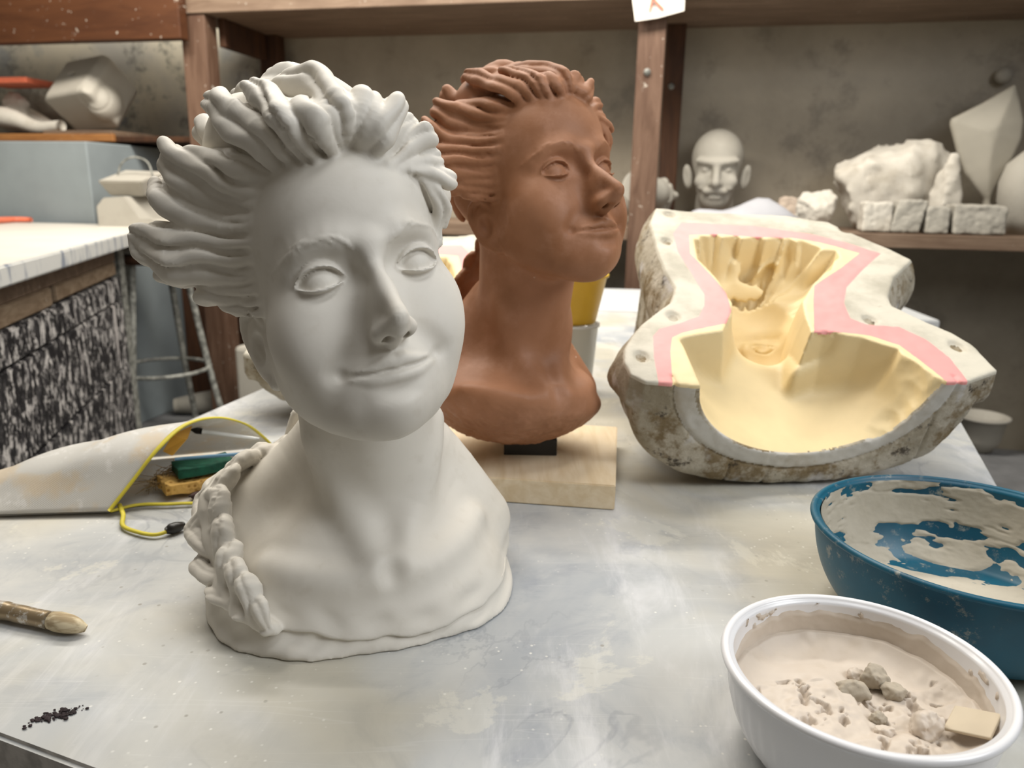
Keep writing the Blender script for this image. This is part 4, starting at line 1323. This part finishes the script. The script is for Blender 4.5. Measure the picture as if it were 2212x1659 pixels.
def mould_field(P, polys, full=True, depth=16.8, mir=1):
    ro, rp, rc, rv = polys
    p2 = P[:, :2] * np.array([mir, 1], np.float32)
    w = P[:, 2]
    # bulging outside, rounded underneath
    bul = 2.0 * np.sin(np.pi * np.clip(-w / 11.0, 0, 1)) * np.clip(p2[:, 1] / 8.0, 0, 1)
    do = poly_sd(p2, ro) - bul
    ins = np.maximum(-poly_sd(p2 * np.array([1, 0.55], np.float32) - np.array([0, 3.0], np.float32), ro * np.array([1, 0.55], np.float32)), 0)
    u = np.clip((p2[:, 0] - 1.0) / 22.0, -1, 1)
    prof = 5.5 + (depth - 5.5) * np.sqrt(np.maximum(1 - np.abs(u) ** 2.6, 0))
    prof = prof + np.clip(p2[:, 1] - 4, 0, 40) * 0.35 * full
    d = smax(do, (-w - prof) * 0.8, 2.0)
    d = smax(d, w, 0.25)
    d = d + 0.10 * vnoise(P, 0.6, 2) + 0.10 * vnoise(P, 1.7, 4) * np.clip(-w - 0.5, 0, 1)
    # casting hollows (keys) on the rim
    return d


KEYS_A = MA.uv([(1446, 462), (1441, 520), (1455, 682), (1385, 768), (1825, 495), (2068, 747), (1880, 690)])


def mould_a(P):
    d = mould_field(P, (R_out, R_pink, R_cream, R_cav))
    p2 = P[:, :2]
    for kx, ky in KEYS_A: d = smax(d, -sd_ell(P, (kx, ky, 0.35), (1.1, 1.5, 1.0)), 0.3)
    # joint lines of the layers
    dp = poly_sd(p2, R_pink)
    rim = np.exp(-(dp / 0.10) ** 2) * (P[:, 2] > -0.6) * 0.10
    d = d + rim
    u = (P[:, 0] - 1.0) / 17.6
    arc = (np.sqrt(np.maximum(u * u + (np.minimum(P[:, 2], 0) / 13.3) ** 2, 1e-6)) - 1) * 13.3
    d = d + 0.38 * np.exp(-((arc + 0.15 * vnoise(P, 0.5, 9)) / 0.17) ** 2) * (P[:, 1] < 1.2)
    for jx in (-7.5, -2.2, 9.5, 17.5): d = d + 0.30 * np.exp(-((P[:, 0] - jx + 0.2 * vnoise(P, 0.6, 3)) / 0.13) ** 2) * (arc > 0)
    # cavity: the bust itself, plus the open front lip
    dv = poly_sd(p2, R_cav)
    inside = smax(bust_in_mould(P, -3.4, 5.0, 0.6, 1.0) - 0.05, dv, 0.2)
    dep = np.maximum(-P[:, 2], 0)
    shallow = smax(smax(dv + dep * 0.40, -(P[:, 2] + 5.5), 1.5), 17 - P[:, 1], 2.0)
    neck = smax(smax(dv + dep * 0.35, -(P[:, 2] + 6.5), 2.0), 9 - P[:, 1], 4.0)
    v = np.clip(P[:, 1], 0, 30)
    dm = np.maximum(11.0 - 0.020 * v * v, 1.0)
    bowl = (np.sqrt(np.maximum(((P[:, 0] - 1.0) / 14.6) ** 2 + (dep / dm) ** 2, 1e-6)) - 1) * np.minimum(dm, 8)
    bowl = smax(smax(dv + 0.12 * dep, bowl, 1.0), P[:, 1] - 17, 4.0)
    cav = smin(smin(smin(inside, shallow, 0.8), bowl, 1.6), neck, 2.2)
    return smax(d, -cav, 0.12)


def mould_class(P, polys, full=True, depth=16.8):
    mir = 1
    hollow = mould_field(P, polys, full, depth) < -0.40
    ro, rp, rc, rv = polys
    p2 = P[:, :2] * np.array([mir, 1], np.float32)
    dp, dc, dv = poly_sd(p2, rp), poly_sd(p2, rc), poly_sd(p2, rv)
    u = (P[:, 0] - 1.0) / 17.6
    arc = np.sqrt(u * u + (np.minimum(P[:, 2], 0) / 13.3) ** 2)
    u2 = (P[:, 0] - 1.0) / 15.2
    arc2 = np.sqrt(u2 * u2 + (np.minimum(P[:, 2], 0) / 11.0) ** 2)
    top = P[:, 2] > -0.45
    c = np.full(len(P), 4)
    c[top & (dp > 0)] = 3
    c[top & (dp <= 0)] = 0
    c[top & (dc <= 0)] = 1
    c[hollow & (dv < 1.0)] = 1
    c[top & (dv < 0)] = 1
    end = (P[:, 1] < 1.2) & (~top) & (~hollow)
    c[end & (arc < 1.0) & (arc2 >= 1.0)] = 2
    c[end & (arc >= 1.0)] = 4
    return c


def build_mould(name, field, cls, mould, lo, hi, h, label, group, snaps=(), mir=1):
    V, Q = clay_mesh(field, lo, hi, h)
    V, Q = largest_part(V, Q)
    # lay the layer boundaries on the rim exactly
    lab = cls(V[Q].mean(1).astype(np.float32))
    for poly in snaps:
        p2 = V[:, :2] * np.array([mir, 1], np.float32)
        near = np.nonzero(V[:, 2] > -0.7)[0]
        d0 = poly_sd(p2[near], poly)
        k = np.abs(d0) < h * 0.75
        near = near[k]; d0 = d0[k]; q = p2[near]; ep = 0.02
        gx = (poly_sd(q + np.array([ep, 0], np.float32), poly) - d0) / ep; gy = (poly_sd(q + np.array([0, ep], np.float32), poly) - d0) / ep
        q = q - np.stack([gx, gy], 1) * d0[:, None] * 0.9
        V[near, :2] = q * np.array([mir, 1], np.float32)
    n = np.zeros_like(V, dtype=np.float64)
    fn = np.cross(V[Q[:, 2]] - V[Q[:, 0]], V[Q[:, 3]] - V[Q[:, 1]])
    for i in range(4): np.add.at(n, Q[:, i], fn)
    n /= np.linalg.norm(n, axis=1)[:, None] + 1e-12
    Wn = n[:, :1] * mould.X + n[:, 1:2] * mould.L + n[:, 2:3] * mould.N
    W = mould.world(V.astype(np.float64))
    W[:, 2] = np.where(W[:, 2] < 0.0008, 0.0008, W[:, 2])
    e = empty(name, (0, 0, 0), 0, label, 'mould', group)
    for k, (nm, mt) in enumerate((('pink_layer', M['pink']), ('silicone_lining', M['cream']), ('inner_shell', M['shell_in']), ('plaster_rim', M['rim']), ('outer_shell', M['shell']))):
        q = Q[lab == k]
        if len(q) == 0: continue
        used = np.unique(q); idx = np.full(len(V), -1); idx[used] = np.arange(len(used))
        o = mesh_np(nm, W[used], idx[q], mt, e)
        o.data.normals_split_custom_set_from_vertices([tuple(x) for x in Wn[used]])
    return e


mA = build_mould('bust_mould', mould_a, lambda P: mould_class(P, (R_out, R_pink, R_cream, R_cav)), MA, (-27, -2, -36), (32, 58, 1.5), 0.26 * HS,
                 'open plaster mould half lined with pink and cream silicone, right of the terracotta bust', 'halves of the bust mould', (R_pink, R_cream))
print('EXT', R_out.min(0), R_out.max(0))

MB = Mould((-0.185, 1.15, 0.105), 20.0, -4.0, 0)
MP = tuple(r * np.array([1.0, 1.0]) for r in (R_out, R_pink, R_cream, R_cav))


def mould_b(P):
    Pm = P * np.array([-1, 1, 1], np.float32)
    d = mould_field(Pm, MP, True, 9.5)
    p2 = Pm[:, :2]
    dv = poly_sd(p2, R_cav)
    hollow = smax(sd_ell(P, (0, 8, 0), (14, 26, 7.5)), dv, 0.4)
    shallow = smax(dv + np.maximum(-P[:, 2], 0) * 0.35 + 0.2 * np.sin(P[:, 0] * 2.2), -(P[:, 2] + 3.5), 0.6)
    return smax(d, -smin(hollow, shallow, 0.5), 0.12)


def cls_b(P):
    Pm = P * np.array([-1, 1, 1], np.float32)
    c = mould_class(Pm, MP, True, 9.5)
    return np.where(c == 2, 4, c)


mB = build_mould('bust_mould', mould_b, cls_b, MB, (-32, -2, -26), (27, 58, 1.5), 0.42, 'second open mould half with pink and cream rim, mostly hidden behind the two busts', 'halves of the bust mould', (R_pink, R_cream), -1)
# ------------------------------------------------------------------ mixing bowls
def smear_bowl(name, cx, cy, R, h, rb, col, label, seed, parts, fill, ribs=0):
    e = empty(name, (cx, cy, 0.0006), 0, label, 'bowl')
    t = 0.0035
    prof = []
    for i in range(26):
        a = i / 25.0
        r = rb + (R - 0.002 - rb) * (1 - (1 - a) ** 2.1) ** 0.62
        prof.append((r, h * a))
    outer = [(0.001, 0.002), (rb * .75, 0.002), (rb * .8, 0.0)] + prof
    lip = [(R + 0.0030 * math.cos(a), h + 0.0030 * math.sin(a)) for a in np.linspace(-0.6, math.pi, 8)]
    inner = [(max(r - t, 0.001), z + (t if z < t else 0)) for r, z in prof[::-1]]
    inner[-1] = (inner[-1][0], t + .002)
    P = outer + lip + inner + [(0.001, t + .002)]
    seg = 192
    V = []; Q = []
    for i in range(seg):
        th = 2 * math.pi * i / seg
        for j, (r, z) in enumerate(P):
            k = 1.0
            if ribs and 3 <= j < 27: k = 1 - 0.006 * (0.5 + 0.5 * math.cos(th * ribs)) * min(1, (26 - j) / 6)
            V.append((r * k * math.cos(th), r * k * math.sin(th), z))
    m = len(P)
    for i in range(seg):
        k = (i + 1) % seg
        for j in range(m - 1): Q.append((i * m + j, k * m + j, k * m + j + 1, i * m + j + 1))
    mesh_np('bowl_body', np.array(V), np.array(Q), col, e)
    return e, inner, t


def coat(e, inner, mask, mat, thick=0.0012, name='plaster_coating'):
    """dried plaster sticking to the inside; where mask<0 it dives behind the wall and is not there"""
    pr = inner[::-1]
    rr = np.array([p[0] for p in pr]); zz = np.array([p[1] for p in pr])
    s = np.concatenate([[0], np.cumsum(np.hypot(np.diff(rr), np.diff(zz)))]); s += rr[0]
    full_s = np.concatenate([np.linspace(0.0015, rr[0] * .99, 30), np.linspace(rr[0], s[-1] * 0.995, 90)])
    R_ = np.interp(full_s, np.concatenate([[0], s]), np.concatenate([[0], rr])); Z_ = np.interp(full_s, np.concatenate([[0], s]), np.concatenate([[zz[0]], zz]))
    dr = np.gradient(R_); dz = np.gradient(Z_); L = np.hypot(dr, dz)
    nr, nz = -dz / L, dr / L
    seg = 420
    th = np.linspace(0, 2 * math.pi, seg, endpoint=False)
    TH_, I = np.meshgrid(th, np.arange(len(full_s)), indexing='ij')
    X = R_[I] * np.cos(TH_); Y = R_[I] * np.sin(TH_)
    m = mask(X, Y, Z_[I], TH_, full_s[I] / s[-1])
    off = np.clip(m, -0.0022, thick * 3)
    rad = R_[I] + nr[I] * off; z = Z_[I] + nz[I] * off
    V = np.stack([rad * np.cos(TH_), rad * np.sin(TH_), z], -1).reshape(-1, 3)
    n2 = len(full_s)
    i = np.arange(seg)[:, None]; j = np.arange(n2 - 1)[None]
    k = (i + 1) % seg
    Q = np.stack([i * n2 + j, i * n2 + j + 1, k * n2 + j + 1, k * n2 + j], -1).reshape(-1, 4)
    # keep only faces that show
    F = m.reshape(-1)
    Q = Q[(F[Q] > -0.0015).any(1)]
    return mesh_np(name, V, Q, mat, e)


M['mixplaster'] = mat_plaster('mixed_plaster', hx(198, 186, 172), hx(166, 150, 128), 0.4, 0.5, 0.15, 0.4)
M['smear'] = mat_plaster('smeared_plaster', hx(182, 175, 160), hx(150, 142, 124), 0.45, 0.7, 0.4, 0.2)
M['white_plastic'] = mat_plain('white_plastic', hx(226, 226, 228), 0.25, 0.02, 8, spec=0.5)
n = NT('blue_rubber', 0.42, 0.45)
c = n.mix(n.noise(10, 4, lo=0.4, hi=0.7), hx(6, 88, 112), hx(3, 66, 88))
c = n.mix(n.math('MULTIPLY', n.math('MULTIPLY', n.noise(60, 6, 0.75, lo=0.55, hi=0.68), n.noise(14, 3, lo=0.45, hi=0.6)), 0.7), c, hx(170, 166, 150))
n.color(c); M['blue'] = n.m

e, inner, t = smear_bowl('white_bowl', 0.2336, 0.4407, 0.0868, 0.070, 0.055, M['white_plastic'], 'white plastic bowl half full of lumpy setting plaster, nearest at the bottom right', 3, None, None, ribs=48)


def mk(X, Y, Z, T, s):
    P = np.stack([X.ravel(), Y.ravel(), Z.ravel()], 1)
    edge = 0.052 + 0.012 * np.sin(T + 0.4).ravel() + 0.006 * vnoise(P, 60, 2)
    v = np.clip((edge - P[:, 2]) / 0.003, -1, 1) * 0.0012 + 0.0006 * vnoise(P, 90, 4)
    crumbs = vnoise(P, 130, 9)
    v = np.maximum(v, np.where((P[:, 2] > 0.058) & (crumbs > 0.38), 0.001, -0.003))
    return v.reshape(X.shape)


coat(e, inner, mk, M['mixplaster'])
# the wet plaster filling the bottom
g = np.linspace(-0.08, 0.08, 230)
X, Y = np.meshgrid(g, g, indexing='ij'); P = np.stack([X.ravel(), Y.ravel(), np.zeros(X.size)], 1)
zz = 0.037 + 0.0055 * vnoise(P, 34, 1) + 0.0036 * vnoise(P, 75, 2) * (P[:, 1] < 0.02) + 0.007 * np.exp(-(((P[:, 0] + .03) / .03) ** 2 + ((P[:, 1] - .02) / .03) ** 2))
bub = vnoise(P, 110, 5); zz = zz - 0.006 * np.clip((bub - 0.18) * 5, 0, 1) * (P[:, 1] < 0.025)
rr = np.hypot(P[:, 0], P[:, 1]); zz = zz + 0.010 * np.clip((rr - .055) / .02, 0, 1) ** 2
V = np.stack([P[:, 0], P[:, 1], zz], 1)
i = np.arange(229)[:, None]; j = np.arange(229)[None]
Q = np.stack([i * 230 + j, (i + 1) * 230 + j, (i + 1) * 230 + j + 1, i * 230 + j + 1], -1).reshape(-1, 4)
lim = np.interp(zz, [0, 0.01, 0.03, 0.045, 0.06], [0.05, 0.066, 0.0785, 0.0815, 0.0835])
Q = Q[(rr[Q] < lim[Q]).all(1)]
mesh_np('plaster_mix', V, Q, M['mixplaster'], e)
M['greyplaster'] = mat_plaster('lump_plaster', hx(168, 158, 142), hx(122, 112, 96), 0.5, 0.8, 0.5, 0.2)
bc = np.array([0.2336, 0.4407])
for i_, (px, py, sx, sy, sz, sd) in enumerate(((1840, 1510, .024, .016, .016, 3), (1885, 1480, .020, .018, .018, 4), (1925, 1505, .018, .016, .014, 5), (1850, 1470, .014, .012, .012, 8), (1895, 1560, .012, .010, .010, 6), (2000, 1590, .024, .022, .020, 7), (1910, 1590, .013, .010, .010, 9), (2035, 1500, .012, .012, .01, 10))):
    p = at_z(px, py, 0.036)
    o = rock('plaster_lump', (p[0] - bc[0], p[1] - bc[1], 0.0345), (sx, sy, sz), M['greyplaster'] if i_ < 3 or i_ == 4 else M['mixplaster'], sd, e, facets=7, rough=0.12, h=max(sx, sy) / 20)
p = at_z(2098, 1575, 0.045)
o = box_obj('plaster_chip', (-.014, -.011, -.0012), (.014, .011, .0012), mat_plain('chip', hx(202, 188, 164), .6, .05), None, 0.0008, (p[0], p[1], 0.050), 0.0)
o.rotation_euler = (0.30, -0.35, -0.9)
tag(o, 'flat beige plaster chip stuck upright in the wet plaster of the white bowl', 'chip')

e, inner, t = smear_bowl('blue_bowl', 0.4111, 0.6190, 0.1335, 0.085, 0.085, M['blue'], 'large blue rubber bowl smeared with dried plaster, behind the white bowl', 5, None, None)


def mk2(X, Y, Z, T, s):
    P = np.stack([X.ravel(), Y.ravel(), Z.ravel()], 1)
    a = 0.35
    A = np.stack([(P[:, 0] * math.cos(a) - P[:, 1] * math.sin(a)) * 9 , (P[:, 0] * math.sin(a) + P[:, 1] * math.cos(a)) * 48, P[:, 2] * 20], 1)
    stroke = vnoise(A, 1.0, 3, 4)
    blot = vnoise(P, 26, 8, 4)
    ring = np.stack([np.cos(T.ravel()) * 2.2, np.sin(T.ravel()) * 2.2, P[:, 2] * 70], 1)
    rs = vnoise(ring, 1.4, 5, 4)
    floor = np.clip((0.03 - P[:, 2]) / 0.02, 0, 1)
    v = floor * (stroke * 0.9 + 0.12 + 0.25 * blot) + (1 - floor) * (rs * 0.7 + blot * 0.7 + 0.04)
    fine = vnoise(P, 190, 6)
    return (np.clip(v * 8, -1, 1) * 0.0013 + 0.0004 * fine).reshape(X.shape)


coat(e, inner, mk2, M['smear'])

# ------------------------------------------------------------------ yellow tub on a clear one, behind the terracotta bust
M['yellow'] = mat_plain('yellow_plastic', hx(238, 196, 66), 0.4, 0.04, 8)
M['clear'] = mat_plain('milky_plastic', hx(206, 208, 206), 0.2, 0.03, 8)
pz = at_plane(1238, 680, (0, 1.42, 0), (0, 1, 0))
cl = lathe('milky_tub', [(0.001, 0), (0.040, 0), (0.043, 0.004), (0.052, 0.125), (0.055, 0.127), (0.055, 0.132), (0.049, 0.132), (0.040, 0.006), (0.001, 0.005)], M['clear'], seg=56, loc=(pz[0] - 0.004, 1.42, 0.0006))
tag(cl, 'milky plastic tub standing behind the terracotta neck, under the yellow one', 'tub')
cl = lathe('yellow_tub', [(0.001, 0), (0.044, 0), (0.047, 0.004), (0.064, 0.085), (0.068, 0.087), (0.068, 0.092), (0.061, 0.092), (0.044, 0.006), (0.001, 0.005)], M['yellow'], seg=56, loc=(pz[0] - 0.004, 1.42, 0.1335))
tag(cl, 'yellow plastic tub stacked on a milky one, peeping out right of the terracotta chin', 'tub')

# ------------------------------------------------------------------ zip bag with sponges
M['bag'] = bpy.data.materials.new('mesh_fabric')
n = NT('woven_mesh_film', 0.45, 0.4)
wv = n.wave(260, 0.2, n.map((1, 1, 1), (0, 0, 0.35)), 0, direction='X')
wv2 = n.wave(260, 0.2, n.map((1, 1, 1), (0, 0, 0.35)), 0, direction='Y')
c = n.mix(n.math('MULTIPLY', n.noise(16, 4, lo=0.48, hi=0.62), 0.45), hx(214, 212, 206), hx(226, 196, 146))
c = n.mix(n.math('MULTIPLY', n.noise(40, 5, 0.7, lo=0.55, hi=0.66), 0.8), c, hx(232, 230, 226))
c = n.mix(n.math('MULTIPLY', n.ramp(wv, 0.55, 0.95), 0.25), c, hx(160, 158, 152))
n.color(c); n.bump(n.math('ADD', wv, wv2), 0.25, 0.0006)
n.b.inputs['Alpha'].default_value = 0.86
n.b.inputs['Transmission Weight'].default_value = 0.0
M['bag'] = n.m
M['yellow_tape'] = mat_plain('yellow_tape', hx(206, 192, 60), 0.55, 0.1, 30)
bag = empty('zip_bag', (0, 0, 0), 0, 'open translucent mesh zip bag with yellow edging, lying at the left edge of the table', 'bag')
A = spline([at_z(235, 1104, .007), at_z(285, 1040, .035), at_z(342, 968, .068), at_z(400, 918, .086), at_z(468, 902, .086), at_z(530, 916, .062), at_z(569, 944, .028), at_z(590, 965, .006)], 40)
E_ = np.array([at_z(-230, 1118, .004) * (1 - v) + at_z(-40, 1022, .004) * v for v in np.linspace(0, 1, 40)])
FR = np.array([at_z(235, 1104, .007) * (1 - v) + at_z(-230, 1118, .004) * v for v in np.linspace(0, 1, 36)])
V = []
for i in range(36):
    u = i / 35
    for j in range(40):
        v = j / 39
        p = A[j] * (1 - u) + E_[j] * u
        p = p + np.array([0, 0, 0.012]) * math.sin(math.pi * u) * math.sin(math.pi * v) + np.array([0, 0, 1]) * 0.002 * math.sin(u * 19 + v * 7) * math.sin(math.pi * v) * math.sin(math.pi * u)
        V.append((p[0], p[1], max(p[2], 0.0035)))
Q = [(i * 40 + j, (i + 1) * 40 + j, (i + 1) * 40 + j + 1, i * 40 + j + 1) for i in range(35) for j in range(39)]
o = mesh_np('upper_sheet', np.array(V), np.array(Q), M['bag'], bag)
s = o.modifiers.new('thick', 'SOLIDIFY'); s.thickness = 0.0008
Alo = spline([at_z(235, 1106, .0022), at_z(300, 1092, .0022), at_z(400, 1086, .0022), at_z(470, 1070, .0022), at_z(560, 1020, .0022), at_z(590, 967, .0022)], 40)
V = [tuple((Alo[j] * (1 - i / 19) + (E_[j] + [0, 0, -.0018]) * (i / 19)) * [1, 1, 0] + [0, 0, .0018]) for i in range(20) for j in range(40)]
Q = [(i * 40 + j, (i + 1) * 40 + j, (i + 1) * 40 + j + 1, i * 40 + j + 1) for i in range(19) for j in range(39)]
o = mesh_np('lower_sheet', np.array(V), np.array(Q), M['bag'], bag)
s = o.modifiers.new('thick', 'SOLIDIFY'); s.thickness = 0.0008
tube_obj('zip_tape', A, [0.0036] * 4 + [0.0028] * 4, M['yellow_tape'], bag, n=80, seg=8, flat=0.5)
tube_obj('zip_tape', [at_z(238, 1104, .007), at_z(300, 1090, .006), at_z(380, 1088, .005), at_z(470, 1078, .004), at_z(560, 1025, .004), at_z(590, 965, .005)], 0.0028, M['yellow_tape'], bag, n=60, seg=8, flat=0.6)
cd = tube_obj('pull_cord', [at_z(258, 1090, .009), at_z(266, 1112, .006), at_z(266, 1136, .0045), at_z(300, 1150, .0045), at_z(335, 1155, .0045), at_z(368, 1146, .006)], 0.0026, M['yellow_tape'], bag, n=40, seg=8, flat=0.8)
tube_obj('cord_end', [at_z(358, 1147, .0065), at_z(375, 1141, .007), at_z(397, 1134, .0065)], [0.0035, 0.0062, 0.0062, 0.004], M['black'], bag, n=10, seg=12)

M['green_pad'] = mat_plain('green_scouring_pad', hx(22, 82, 62), 0.9, 0.25, 60, 0.6)
M['sponge'] = NT('yellow_sponge', 0.9, 0.1)
_n = M['sponge']; _n.color(_n.mix(_n.voro(130, lo=0.35, hi=0.15), hx(222, 180, 106), hx(168, 122, 62))); _n.bump(_n.voro(130), 0.8, 0.003); M['sponge'] = _n.m
M['wool'] = mat_plain('brown_wool', hx(74, 56, 54), 0.9, 0.4, 90, 0.8)
p0_ = at_z(330, 1055, .018); p1_ = at_z(492, 1020, .018); ang = math.atan2(p1_[1] - p0_[1], p1_[0] - p0_[0]); c_ = (p0_ + p1_) / 2


def slab(name, cx, cy, z, L, W, H, mat, rz, bend, label, cat, seed=1):
    bm = bmesh.new(); box(bm, (-L / 2, -W / 2, 0), (L / 2, W / 2, H), 0)
    bmesh.ops.subdivide_edges(bm, edges=bm.edges[:], cuts=9, use_grid_fill=True)
    for v in bm.verts:
        v.co.z += bend * (v.co.x / (L / 2)) ** 2
        v.co += Vector((1, 1, 1)) * 0.0012 * noise.noise(v.co * 90 + Vector((seed, 0, 0)))
    o = obj_bm(name, bm, mat, None, True, (cx, cy, z)); o.rotation_euler = (0, 0, rz)
    return tag(o, label, cat)


slab('yellow_sponge', c_[0] + .004, c_[1] + 0.008, 0.0075, 0.085, 0.04, 0.013, M['sponge'], ang, 0.004, 'yellow sponge under the green scouring pad inside the open bag', 'sponge', 2)
slab('scouring_pad', c_[0] + .010, c_[1] + 0.014, 0.0258, 0.066, 0.036, 0.011, M['green_pad'], ang - .05, 0.0015, 'dark green scouring pad on top of the yellow sponge in the bag', 'scouring pad', 5)
p = at_z(432, 1062, .006)
o = tag(rock('steel_wool', (p[0] + .012, p[1] - .012, 0.0034), (0.036, 0.02, 0.012), M['wool'], 9, facets=5, rough=0.16), 'tuft of dark brown steel wool in front of the yellow sponge', 'steel wool')
o.rotation_euler = (0, 0, ang)
M['tow'] = mat_plain('plant_fibre', hx(176, 150, 110), 0.9, 0.3, 90, 0.3)
rnd = random.Random(8)
p = at_z(322, 1062, .012)
CV = bpy.data.curves.new('tow', 'CURVE'); CV.dimensions = '3D'; CV.bevel_depth = 0.00035; CV.bevel_resolution = 1
for i in range(46):
    s = CV.splines.new('NURBS'); s.points.add(5); s.use_endpoint_u = True
    a = rnd.uniform(0, 6.28)
    for k in range(6):
        a += rnd.uniform(-1.2, 1.2)
        s.points[k].co = (p[0] + rnd.gauss(0, .011) + .004 * k, p[1] + rnd.gauss(.012, .008) + .006 * k, 0.006 + abs(rnd.gauss(.010 + .002 * k, .006)), 1)
dg = bpy.data.objects.new('tow_tmp', CV); sc.collection.objects.link(dg)
bpy.context.view_layer.update()
me = bpy.data.meshes.new_from_object(dg.evaluated_get(bpy.context.evaluated_depsgraph_get())); bpy.data.objects.remove(dg)
me.materials.clear(); me.materials.append(M['tow'])
o = link(bpy.data.objects.new('fibre_tangle', me)); tag(o, 'loose tangle of tan plant fibres at the mouth of the bag', 'fibres', kind='stuff')
M['spat'] = mat_plain('orange_yellow_plastic', hx(232, 176, 74), 0.45, 0.06)
prt = [at_z(412, 922, .070), at_z(402, 950, .062), at_z(372, 985, .048), at_z(352, 975, .050), at_z(372, 940, .066)]
bm = bmesh.new(); F = [bm.verts.new(p) for p in prt]; G = [bm.verts.new(p + np.array([.001, .003, .001])) for p in prt]
bm.faces.new(F); bm.faces.new(G[::-1])
for i in range(5): bm.faces.new((F[i], G[i], G[(i + 1) % 5], F[(i + 1) % 5]))
tag(obj_bm('plastic_scraper', bm, M['spat'], None), 'orange-yellow plastic scraper standing under the yellow edging of the bag', 'scraper')
M['rod'] = mat_plain('blue_rod', hx(96, 134, 160), 0.4, 0.05)
o = tube_obj('blue_stick', [at_z(378, 992, .046), at_z(450, 986, .047), at_z(530, 980, .048)], 0.0022, M['rod'], n=8, seg=8)
tag(o, 'thin blue stick lying across the top of the green scouring pad', 'stick')
br = empty('small_brush', (0, 0, 0), 0, 'small brush with dark tip and clear handle inside the open bag', 'brush')
a, b, c3 = at_z(412, 928, .060), at_z(436, 932, .058), at_z(560, 948, .040)
tube_obj('bristles', [a, (a + b) / 2, b], [0.001, 0.0045, 0.004], M['black'], br, n=8)
tube_obj('handle', [b, (b + c3) / 2, c3], [0.003, 0.0028, 0.002], M['clear'], br, n=12)

# ------------------------------------------------------------------ paint brush and grit
M['redlac'] = mat_plain('red_lacquer', hx(122, 42, 40), 0.35, 0.15)
n = NT('worn_ferrule', 0.35, 0.5); n.b.inputs['Metallic'].default_value = 0.6
n.color(n.mix(n.noise(90, 5, 0.7, lo=0.5, hi=0.62), hx(150, 132, 104), hx(206, 200, 190))); n.bump(n.noise(120, 3), 0.3, 0.0006)
M['ferrule'] = n.m
n = NT('bristles', 0.7, 0.2); n.color(n.mix(n.noise(160, 3, 0.5, n.map((.2, 1, 1), (0, 0, -.2)), lo=.4, hi=.6), hx(206, 192, 162), hx(160, 142, 112))); M['bristle'] = n.m
bb = empty('paint_brush', (0, 0, 0), 0, 'round paint brush with red handle, metal ferrule and pale bristles at the left edge', 'brush')
tube_obj('handle', [at_z(-260, 1265, .008), at_z(-120, 1292, .010), at_z(4, 1318, .009)], [0.003, 0.006, 0.0075], M['redlac'], bb, n=16, seg=20)
tube_obj('ferrule', [at_z(-2, 1317, .009), at_z(20, 1321, .009), at_z(55, 1329, .009), at_z(112, 1341, .0085)], [0.0078, 0.0082, 0.0074, 0.0078, 0.0074, 0.0078], M['ferrule'], bb, n=24, seg=24)
tube_obj('bristles', [at_z(110, 1340, .0085), at_z(135, 1345, .0095), at_z(165, 1352, .0085), at_z(186, 1358, .0055)], [0.0074, 0.0086, 0.0080, 0.0058, 0.003], M['bristle'], bb, n=18, seg=24)
rnd = random.Random(3)
bm = bmesh.new()
c0 = at_z(118, 1548, 0)
for i in range(130):
    x, y = rnd.gauss(0, 1), rnd.gauss(0, 1)
    px = c0[0] + x * 0.0075 + y * 0.003; py = c0[1] + y * 0.0045 + x * 0.002
    r = abs(rnd.gauss(0.0006, 0.0004)) + 0.0002
    q = bmesh.ops.create_icosphere(bm, subdivisions=1, radius=r)
    for v in q['verts']: v.co = Vector((v.co.x * rnd.uniform(.8, 1.8), v.co.y, v.co.z * .7)) + Vector((px, py, r * .6 + .0002))
o = obj_bm('black_grit', bm, mat_plain('dark_grit', hx(52, 40, 42), .8, .2)); tag(o, 'small heap of dark grit on the marble near the bottom left corner', 'grit', kind='stuff')
